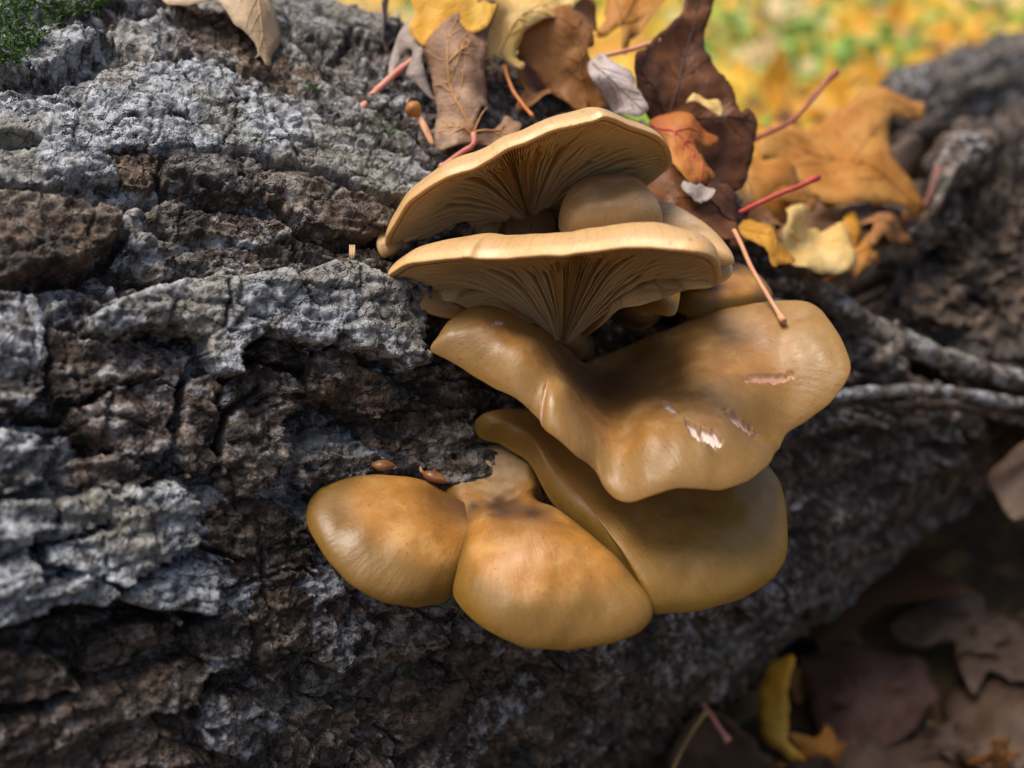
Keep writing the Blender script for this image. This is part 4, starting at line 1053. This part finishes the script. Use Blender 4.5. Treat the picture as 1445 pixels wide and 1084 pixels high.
for k, (cx, cy, sz, rot, lift, mt, lb) in enumerate([
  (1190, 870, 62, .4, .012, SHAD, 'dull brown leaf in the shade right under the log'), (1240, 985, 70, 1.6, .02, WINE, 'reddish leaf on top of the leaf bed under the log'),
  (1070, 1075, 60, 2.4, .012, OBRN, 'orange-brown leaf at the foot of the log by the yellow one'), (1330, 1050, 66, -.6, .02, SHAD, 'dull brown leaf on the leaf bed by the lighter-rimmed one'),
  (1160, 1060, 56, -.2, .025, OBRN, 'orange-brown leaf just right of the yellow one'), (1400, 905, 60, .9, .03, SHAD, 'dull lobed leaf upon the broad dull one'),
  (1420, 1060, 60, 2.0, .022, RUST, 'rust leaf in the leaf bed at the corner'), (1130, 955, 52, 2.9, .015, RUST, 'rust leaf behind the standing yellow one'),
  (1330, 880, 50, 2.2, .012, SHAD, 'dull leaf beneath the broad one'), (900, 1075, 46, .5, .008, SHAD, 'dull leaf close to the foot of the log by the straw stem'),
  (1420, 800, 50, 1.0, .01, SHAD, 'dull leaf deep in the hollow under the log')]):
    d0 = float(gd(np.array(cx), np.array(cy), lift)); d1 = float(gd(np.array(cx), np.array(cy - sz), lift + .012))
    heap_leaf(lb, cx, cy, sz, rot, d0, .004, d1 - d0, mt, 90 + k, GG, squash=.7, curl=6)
L('fallen_leaf', 'grey-brown leaf hanging off the log under the lower twig', [(1398,668),(1420,645),(1447,624),(1490,632),(1490,720),(1440,735),(1426,734),(1408,705)], [(1400,670,.395),(1470,640,.405),(1430,730,.385)], SHAD, [(1440,680,5),(1400,670,-2)], seed=38, step=12)
stem('thin red leaf stem standing in the leaves at the foot of the log', [(978,966,.375),(990,990,.372),(1005,1012,.37),(1028,1046,.368)], .001, PINK, 6)
stem('thin tan grass stem at the foot of the log', [(945,1095,.36),(958,1065,.363),(976,1033,.366),(997,1002,.37)], .0009, plain('stem_straw', (.34, .20, .07), (.26, .15, .05), 120), 7)

# ------------------------------------------------------------------ other wood
def wood_blob(name, label, cat, outline, c, plane, front, back, seed, rough=6., nt=300, nr=70, warm=.35, lichen=.2):
    pl = Plane(plane, up=True)
    n = pl.n if (CAMP - pl.o) @ pl.n > 0 else -pl.n
    rim = smooth_closed(outline, nt)
    rows = []
    for sgn, Hh, rr in ((1, front, np.linspace(0, 1, nr)), (-1, back, np.linspace(1, 0, 24)[1:])):
        for r in rr:
            X = c[0] + r * (rim[:, 0] - c[0]); Y = c[1] + r * (rim[:, 1] - c[1])
            rows.append(pl.at(X, Y) + sgn * Hh * (1 - r ** 4) ** (1 / 2.2) * n)
    V = np.array(rows)
    ce = pl.at(np.array(float(c[0])), np.array(float(c[1]))) + n * (front - back) / 2
    d = V - ce; d /= np.linalg.norm(d, axis=-1)[..., None]
    B = V * 1000
    w = fbm(B / 14 + seed, 3)
    A = np.stack([V @ np.array([.5, .6, .6]) * 30, V @ np.array([.8, -.6, 0]) * 110, V @ np.array([0, .4, -.9]) * 110], -1)
    h = rough * fbm(A + w[..., None] + seed, 4, ridged=True) + rough * .8 * fbm(B / 18 + seed, 3) + .5 * fbm(B / 2.5, 3)
    h = h + np.floor(fbm(B / 22 + 31, 2) * 4 + .4 * w) * rough * .45
    V = V + (h / 1000)[..., None] * d
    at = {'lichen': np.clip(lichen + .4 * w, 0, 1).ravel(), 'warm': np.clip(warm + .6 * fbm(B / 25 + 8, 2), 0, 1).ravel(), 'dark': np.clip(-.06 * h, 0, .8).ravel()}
    root = thing(name, ce - np.array([0, 0, .04]), label, cat)
    mesh_np('wood', V.reshape(-1, 3), grid_faces(len(V), nt, True), BARK, root, at)
    return root, n
wb_, wbn = wood_blob('broken_wood', 'dark rotten block of broken wood beside the twigs, behind the log', 'wood',
  [(1338,208),(1352,196),(1385,186),(1445,152),(1530,130),(1580,400),(1560,620),(1445,600),(1370,560),(1300,530),(1258,480),(1238,430),(1242,352),(1288,302),(1318,262)],
  (1410,380), [(1250,430,.425),(1345,215,.45),(1500,500,.44)], .014, .06, 3, rough=8, lichen=-.1, warm=.35)
# its lighter splintered knob and ledge
def splinter_part(parent, outline, c, plane, front, back, seed):
    o, n = wood_blob('tmp', 'tmp tmp tmp tmp', 'wood', outline, c, plane, front, back, seed, rough=3.5, nt=140, nr=30, lichen=.3, warm=1.0)
    ch = o.children[0]
    ch.name = 'splintered_edge'
    ch.parent = parent; ch.matrix_parent_inverse = Matrix.Translation(-parent.location)
    bpy.data.objects.remove(o)
splinter_part(wb_, [(1332,215),(1345,200),(1375,198),(1410,190),(1400,225),(1370,245),(1345,262),(1325,290),(1318,262)], (1358,225), [(1335,240,.418),(1345,205,.43),(1400,210,.43)], .006, .012, 5)
splinter_part(wb_, [(1285,318),(1310,292),(1345,290),(1365,318),(1375,332),(1330,334),(1290,335)], (1328,316), [(1290,330,.413),(1345,292,.424),(1372,330,.413)], .005, .010, 6)

def branch(name, label, pts, mat_attr, wob, seed, n=22, m=90, cat='branch', bark=None, stubs=()):
    q = np.array([list(unproj(x, y, d)) + [r] for x, y, d, r in pts])
    q = smooth_open(q, m)
    kn = 1 + .10 * fbm(np.stack([np.arange(m) / 7., np.zeros(m) + seed, np.zeros(m)], -1), 2)
    V, F = tube(q[:, :3], q[:, 3] * kn, n, True, wob, seed)
    root = thing(name, q[m // 2, :3] - np.array([0, 0, q[m // 2, 3]]), label, cat)
    B = V * 1000
    at = {'lichen': np.clip(mat_attr[0] + .8 * fbm(B / 9 + seed, 2), 0, 1), 'warm': np.clip(mat_attr[1] + .5 * fbm(B / 12 + 3 + seed, 2), 0, 1), 'dark': np.zeros(len(V))}
    mesh_np('stick', V, F, BARK, root, at)
    for st in stubs:
        p = np.array([list(unproj(x, y, d)) + [r] for x, y, d, r in st]); p = smooth_open(p, 14)
        V, F = tube(p[:, :3], p[:, 3], 12, True, .35, seed + 4)
        mesh_np('side_shoot', V, F, BARK, root, {'lichen': np.full(len(V), .35), 'warm': np.full(len(V), .6), 'dark': np.zeros(len(V))})
    return root
branch('twig', 'thick lichen-spotted twig lying from under the leaves to the broken wood', [(1070,350,.352,.0028),(1095,372,.348,.0030),(1130,396,.348,.0033),(1180,430,.352,.0035),(1235,464,.357,.0037),(1272,482,.361,.0042),(1320,502,.368,.0036),(1380,522,.377,.0037),(1470,548,.392,.0040)], (.42, .55), .35, 11,
  stubs=[[(1268,484,.359,.003),(1255,497,.354,.0026),(1242,508,.350,.0018),(1232,512,.348,.001)], [(1275,478,.362,.0028),(1262,468,.358,.002),(1268,455,.358,.0012)]])
branch('twig', 'thinner grey twig running out from behind the largest lobed cap', [(1140,570,.345,.0014),(1165,562,.346,.0017),(1210,555,.350,.0019),(1280,551,.358,.0021),(1350,556,.368,.0022),(1410,566,.377,.0024),(1480,580,.390,.0026)], (.5, .35), .3, 12)
branch('twig', 'dark thin twig just below the grey one', [(1240,573,.37,.0010),(1300,572,.376,.0014),(1370,578,.384,.0016),(1460,598,.395,.0018)], (.1, .5), .3, 13)
# a second log far behind
def far_log():
    a, b = unproj(1262, 172, .60), unproj(1760, 60, .95)
    m, n = 120, 90
    t = np.linspace(0, 1, m)
    C = a + t[:, None] * (b - a)
    ax = (b - a) / np.linalg.norm(b - a)
    u = np.cross(ax, [0, 0, 1]); u /= np.linalg.norm(u); w = np.cross(u, ax)
    th = np.linspace(0, 2 * np.pi, n, endpoint=False)
    r = np.interp(t, [0, .015, .06, .2, 1], [.002, .016, .027, .032, .042])
    V = C[:, None] + r[:, None, None] * (np.cos(th)[None, :, None] * u + 1.0 * np.sin(th)[None, :, None] * w)
    A = np.stack([(V @ ax) * 22, (V @ u) * 150, (V @ w) * 150], -1)
    h = .006 * fbm(A, 4, ridged=True) + .004 * fbm(V * 60, 3) + .003 * np.floor(3 * fbm(V * 35 + 4, 2))
    d = V - C[:, None]; d /= np.linalg.norm(d, axis=-1)[..., None]
    V = V + h[..., None] * d * np.minimum(1, r / .015)[:, None, None]
    B = V * 1000
    root = thing('rotten_log', unproj(1450, 215, .72), 'dark grey weathered log lying far behind against the yellow leaves', 'log')
    mesh_np('bark', V.reshape(-1, 3), grid_faces(m, n, True), BARK, root, {'lichen': np.clip(.32 + .4 * fbm(B / 20, 2), 0, 1).ravel(), 'warm': np.full(m * n, .15), 'dark': np.zeros(m * n)})
    for k, (x0, y0, x1, y1, d0) in enumerate([(1270,200,1330,178,.585), (1290,262,1390,186,.56), (1245,150,1300,140,.60)]):
        p = smooth_open(np.array([list(unproj(x0, y0, d0)), list(unproj((x0 + x1) / 2, (y0 + y1) / 2 - 6, d0 + .008)), list(unproj(x1, y1, d0 + .02))]), 16)
        V, F = tube(p, np.linspace(.003, .007, 16), 12, True, .5, k)
        mesh_np('splinter', V, F, BARK, root, {'lichen': np.full(len(V), .2), 'warm': np.full(len(V), .5), 'dark': np.zeros(len(V))})
far_log()

# ------------------------------------------------------------------ small things on the log
def seed_husk(label, px, py, d, L_, rr, ang, mat, squash=.6):
    m, n = 18, 16
    t = np.linspace(0, 1, m)
    prof = np.sin(np.pi * t ** .8) ** .7 * rr + 1e-5
    ax = math.cos(ang) * AX_R - math.sin(ang) * AX_U
    up = np.cross(ax, AX_F); up /= np.linalg.norm(up)
    ce = unproj(px, py, d)
    th = np.linspace(0, 2 * np.pi, n, endpoint=False)
    V = ce + ((t - .5) * L_)[:, None, None] * ax + prof[:, None, None] * (np.cos(th)[None, :, None] * up * squash - np.sin(th)[None, :, None] * AX_F)
    V = V + .00025 * fbm(V * 900, 2)[..., None] * up
    root = thing('seed_husk', ce, label, 'seed')
    mesh_np('shell', V.reshape(-1, 3), grid_faces(m, n, True), mat, root)
    p = np.array([ce - ax * L_ * .45, ce - ax * L_ * .58 + up * .0004, ce - ax * L_ * .66 + up * .0012])
    tube_obj('tip', p, [.0005, .0004, .0002], VEIN, root, 6)
    return root
HUSK = plain('husk_brown', (.20, .075, .025), (.30, .13, .045), 300, rough=.4, spec=.5)
seed_husk('brown seed husk resting on the back of the lower left cap', 541, 657, .2605, .0058, .0022, .05, HUSK)
seed_husk('brown seed husk beside the pale stalk base, half hidden by the lower left cap', 614, 674, .2625, .0062, .0022, .35, HUSK)
r_ = seed_husk('small orange-brown maple key standing left of the crumpled dry leaf', 584, 155, .2925, .0045, .0024, .7, plain('key_orange', (.40, .17, .045), (.32, .12, .03), 300, rough=.5), .9)
r_['category'] = 'seed'
r_.name = 'maple_key'
V2, F2 = triangulate(smooth_closed([(588,163),(596,166),(606,185),(612,203),(606,203),(597,186)], 40), 4)
pk = Plane([(590,165,.2925),(610,203,.287),(600,185,.2905)]) if False else None
Vw = unproj(V2[:, 0], V2[:, 1], .2925 - (V2[:, 1] - 163) / 40 * .003 + .0004 * np.sin(V2[:, 0] / 3))
wg = mesh_np('wing', Vw, F2, TST, r_)
wm = wg.modifiers.new('thickness', 'SOLIDIFY'); wm.thickness = .0004
# splinter of pale wood on the bark edge
sroot = thing('wood_splinter', unproj(497, 358, logd(497, 352) - .002), 'tiny pale wood splinter hanging from the bark edge left of the mushrooms', 'splinter')
for k, dx in enumerate((-3, 0, 3)):
    d0 = logd(497, 346) - .003
    tube_obj('fibre', unproj(np.array([497 + dx, 497 + dx * .9, 496 + dx * .8]), np.array([346, 358, 370 - abs(dx)]), np.array([d0, d0 - .001, d0 - .001])), [.0002, .00028, .0001], plain('pale_wood', (.55, .36, .18), (.45, .28, .13)) if k == 0 else bpy.data.materials['pale_wood'], sroot, 6)

# moss: many small leafy shoots
def moss():
    M_ = Mat('moss_green')
    nn = M_.noise(500, 2)
    mm = M_.set(color=M_.mix(M_.ramp(nn, .35, .65), (.022, .060, .010), (.085, .16, .022)), rough=.6, spec=.3)
    regs = [([(0,0),(160,-10),(150,12),(95,22),(60,50),(50,70),(30,95),(0,90),(-40,90),(-40,-20)], 1000), ([(545,0),(575,60),(560,75),(535,20)], 25), ([(425,105),(455,125),(450,132),(425,115)], 14), ([(500,160),(545,170),(580,205),(565,205),(525,182)], 30), ([(345,180),(362,188),(385,205),(375,200)], 8)]
    V, F = [], []
    for poly, cnt in regs:
        q = np.array(poly)
        k = 0
        while k < cnt:
            x = rng.uniform(q[:, 0].min(), q[:, 0].max()); y = rng.uniform(q[:, 1].min(), q[:, 1].max())
            if not inside(np.array([x]), np.array([y]), poly)[0]: continue
            k += 1
            d = logd(x, y)
            if d > 1: continue
            p = unproj(x, y, d + .0005)
            dr = rng.normal(size=3) * .6 + np.array([0.2, -.6, .3]); dr /= np.linalg.norm(dr)
            L_ = rng.uniform(.0015, .0042); sd_ = np.cross(dr, rng.normal(size=3)); sd_ /= np.linalg.norm(sd_)
            for j in range(4):       # a shoot: a stem with little leaves
                t0 = j / 4
                b = p + dr * L_ * t0 + np.array([0, 0, -.0008]) * t0 * t0
                for sg in (-1, 1):
                    l = L_ * .38
                    tip = b + dr * l * .8 + sg * sd_ * l * .55
                    wv = np.cross(dr, sd_) * l * .14
                    i0 = len(V)
                    V += [b + wv, b - wv, tip]
                    F.append((i0, i0 + 1, i0 + 2))
    o = mesh_np('moss', np.array(V), np.array(F), mm, smooth=False)
    tag(o, 'bright green moss growing on the bark at the top left of the log', 'moss', kind='stuff')
moss()

# ------------------------------------------------------------------ forest floor behind
def leaf_template(sd):
    poly = maple_outline(sd=sd)
    V2, F = triangulate(poly, .42)
    r = np.random.default_rng(sd + 50)
    a, b, c = r.uniform(-.35, .5, 3)
    z = a * V2[:, 0] ** 2 + b * V2[:, 1] ** 2 + c * V2[:, 0] * V2[:, 1] + .12 * perlin(np.stack([V2[:, 0] * 2, V2[:, 1] * 2, 0 * V2[:, 0] + sd], -1))
    return np.stack([V2[:, 0], V2[:, 1], z], -1), F
TEMPL = [leaf_template(k) for k in range(6)]
FLOOR = {'bright yellow': LM('floor_yellow', (.80, .50, .045), (.85, .58, .08), (.70, .36, .03), trans=.4, spots=.15),
         'golden orange': LM('floor_gold', (.72, .36, .03), (.78, .42, .05), (.55, .24, .02), trans=.4, spots=.2),
         'pale cream': LM('floor_cream', (.78, .60, .30), (.82, .66, .38), (.66, .46, .18), trans=.4, spots=.15),
         'lime green': LM('floor_green', (.26, .42, .05), (.36, .50, .08), (.16, .30, .03), trans=.4, spots=.1),
         'brown': LM('floor_brown', (.26, .13, .05), (.34, .18, .07), (.16, .07, .03), trans=.2)}
meshes = {}
for cname, m_ in FLOOR.items():
    for k, (V, F) in enumerate(TEMPL):
        o = mesh_np('leaf_blade', V, F, m_)
        meshes[cname, k] = o.data
        bpy.data.objects.remove(o)
PICK = ['bright yellow'] * 9 + ['golden orange'] * 6 + ['pale cream'] * 2 + ['lime green'] * 6 + ['brown'] * 5
def rand_rot(r, tilt):
    return Matrix.Rotation(r.uniform(0, 6.28), 4, 'Z') @ Matrix.Rotation(r.uniform(-tilt, tilt), 4, 'X') @ Matrix.Rotation(r.uniform(-tilt, tilt), 4, 'Y') @ Matrix.Rotation(r.uniform(0, 6.28), 4, 'Z')
rr_ = np.random.default_rng(21)
for k in range(270):
    d = 1.35 + 3.0 * rr_.random() ** 1.3
    px = rr_.uniform(780, 1500)
    x, y = (px - W / 2) / FPX * d, d * 1.02
    cn = PICK[rr_.integers(len(PICK))]
    o = bpy.data.objects.new('floor_leaf', meshes[cn, int(rr_.integers(6))])
    col.objects.link(o)
    s_ = rr_.uniform(.065, .11)
    o.matrix_world = Matrix.Translation((x, y, float(ground_z(x, y)) + rr_.uniform(.02, .05))) @ Matrix.Rotation(rr_.uniform(.1, .8), 4, 'X') @ rand_rot(rr_, .5) @ Matrix.Scale(s_, 4)
    tag(o, '%s leaf among the fallen leaves of the far forest floor' % cn, 'leaf', 'fallen %s leaves on the far forest floor' % cn)
# the rest of the litter, beyond counting
def litter():
    r = np.random.default_rng(5)
    V, F, Cc = [], [], []
    base = np.array([(0, -.2), (.5, -.35), (.42, .1), (.95, .35), (.4, .4), (0, 1.0), (-.4, .4), (-.95, .35), (-.42, .1), (-.5, -.35)])
    cols = np.array([(.82, .54, .06), (.82, .52, .06), (.82, .50, .05), (.74, .38, .03), (.76, .58, .28), (.34, .48, .07), (.27, .14, .05), (.20, .10, .05)])
    nv = 0
    for k in range(12000):
        if k < 5500:
            d = 1.1 + 3.6 * r.random(); x = r.uniform(-.3, .75) * d; y = d
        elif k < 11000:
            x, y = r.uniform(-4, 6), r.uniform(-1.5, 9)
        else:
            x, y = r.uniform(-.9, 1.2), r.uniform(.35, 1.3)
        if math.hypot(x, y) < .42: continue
        s_ = r.uniform(.05, .09) if k < 5500 else r.uniform(.035, .07)
        R = np.array((Matrix.Rotation(r.uniform(0., .7), 4, 'X') @ rand_rot(r, .38)).to_3x3())
        z = .35 * r.uniform(-1, 1) * base[:, 0] ** 2 + .3 * r.uniform(-1, 1) * base[:, 1] ** 2
        P = np.column_stack([base, z]); P = np.vstack([[0, .1, 0], P]) * s_
        P = P @ R.T + np.array([x, y, float(ground_z(x, y)) + r.uniform(.004, .028)])
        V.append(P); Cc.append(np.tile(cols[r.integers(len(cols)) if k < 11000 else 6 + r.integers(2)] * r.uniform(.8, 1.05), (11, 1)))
        j = np.arange(10)
        F.append(np.stack([np.full(10, nv), nv + 1 + j, nv + 1 + (j + 1) % 10], -1)); nv += 11
    M_ = Mat('litter')
    c = M_.attr('tint', 'Vector')
    M_.set(color=c, rough=.6, spec=.3)
    tr = M_.n('ShaderNodeBsdfTranslucent'); M_.link(c, tr.inputs[0])
    mx = M_.n('ShaderNodeMixShader'); mx.inputs[0].default_value = .35
    M_.link(M_.b.outputs[0], mx.inputs[1]); M_.link(tr.outputs[0], mx.inputs[2]); M_.link(mx.outputs[0], M_.out.inputs[0])
    o = mesh_np('leaf_litter', np.vstack(V), np.vstack(F), M_.m, attrs={'tint': np.vstack(Cc)}, smooth=False)
    tag(o, 'carpet of yellow and brown fallen leaves covering the forest floor', 'leaves', kind='stuff')
litter()
def ground_cover():
    r = np.random.default_rng(8)
    V, F = [], []
    for k in range(190):
        d = 1.6 + 3.4 * r.random(); x = r.uniform(-.1, .6) * d; y = d
        z0 = float(ground_z(x, y))
        for j in range(int(r.integers(3, 6))):
            a = r.uniform(0, 6.28); L_ = r.uniform(.03, .06); h = r.uniform(.03, .10)
            c = np.array([x + .02 * math.cos(a), y + .02 * math.sin(a), z0 + h])
            u = np.array([math.cos(a), math.sin(a), r.uniform(-.4, .3)]); w = np.array([-math.sin(a), math.cos(a), r.uniform(-.3, .3)])
            i0 = len(V)
            V += [c, c + u * L_ * .5 + w * L_ * .32 + np.array([0, 0, .004]), c + u * L_, c + u * L_ * .5 - w * L_ * .32 + np.array([0, 0, .004]), np.array([x, y, z0])]
            F += [(i0, i0 + 1, i0 + 2), (i0, i0 + 2, i0 + 3), (i0, i0 + 1, i0 + 4)]
    o = mesh_np('ground_cover', np.array(V), np.array(F), LM('herb_green', (.34, .56, .14), (.42, .62, .20), (.26, .46, .10), trans=.4, spots=.05), smooth=False)
    tag(o, 'low green herbs growing between the far fallen leaves', 'plants', kind='stuff')
ground_cover()
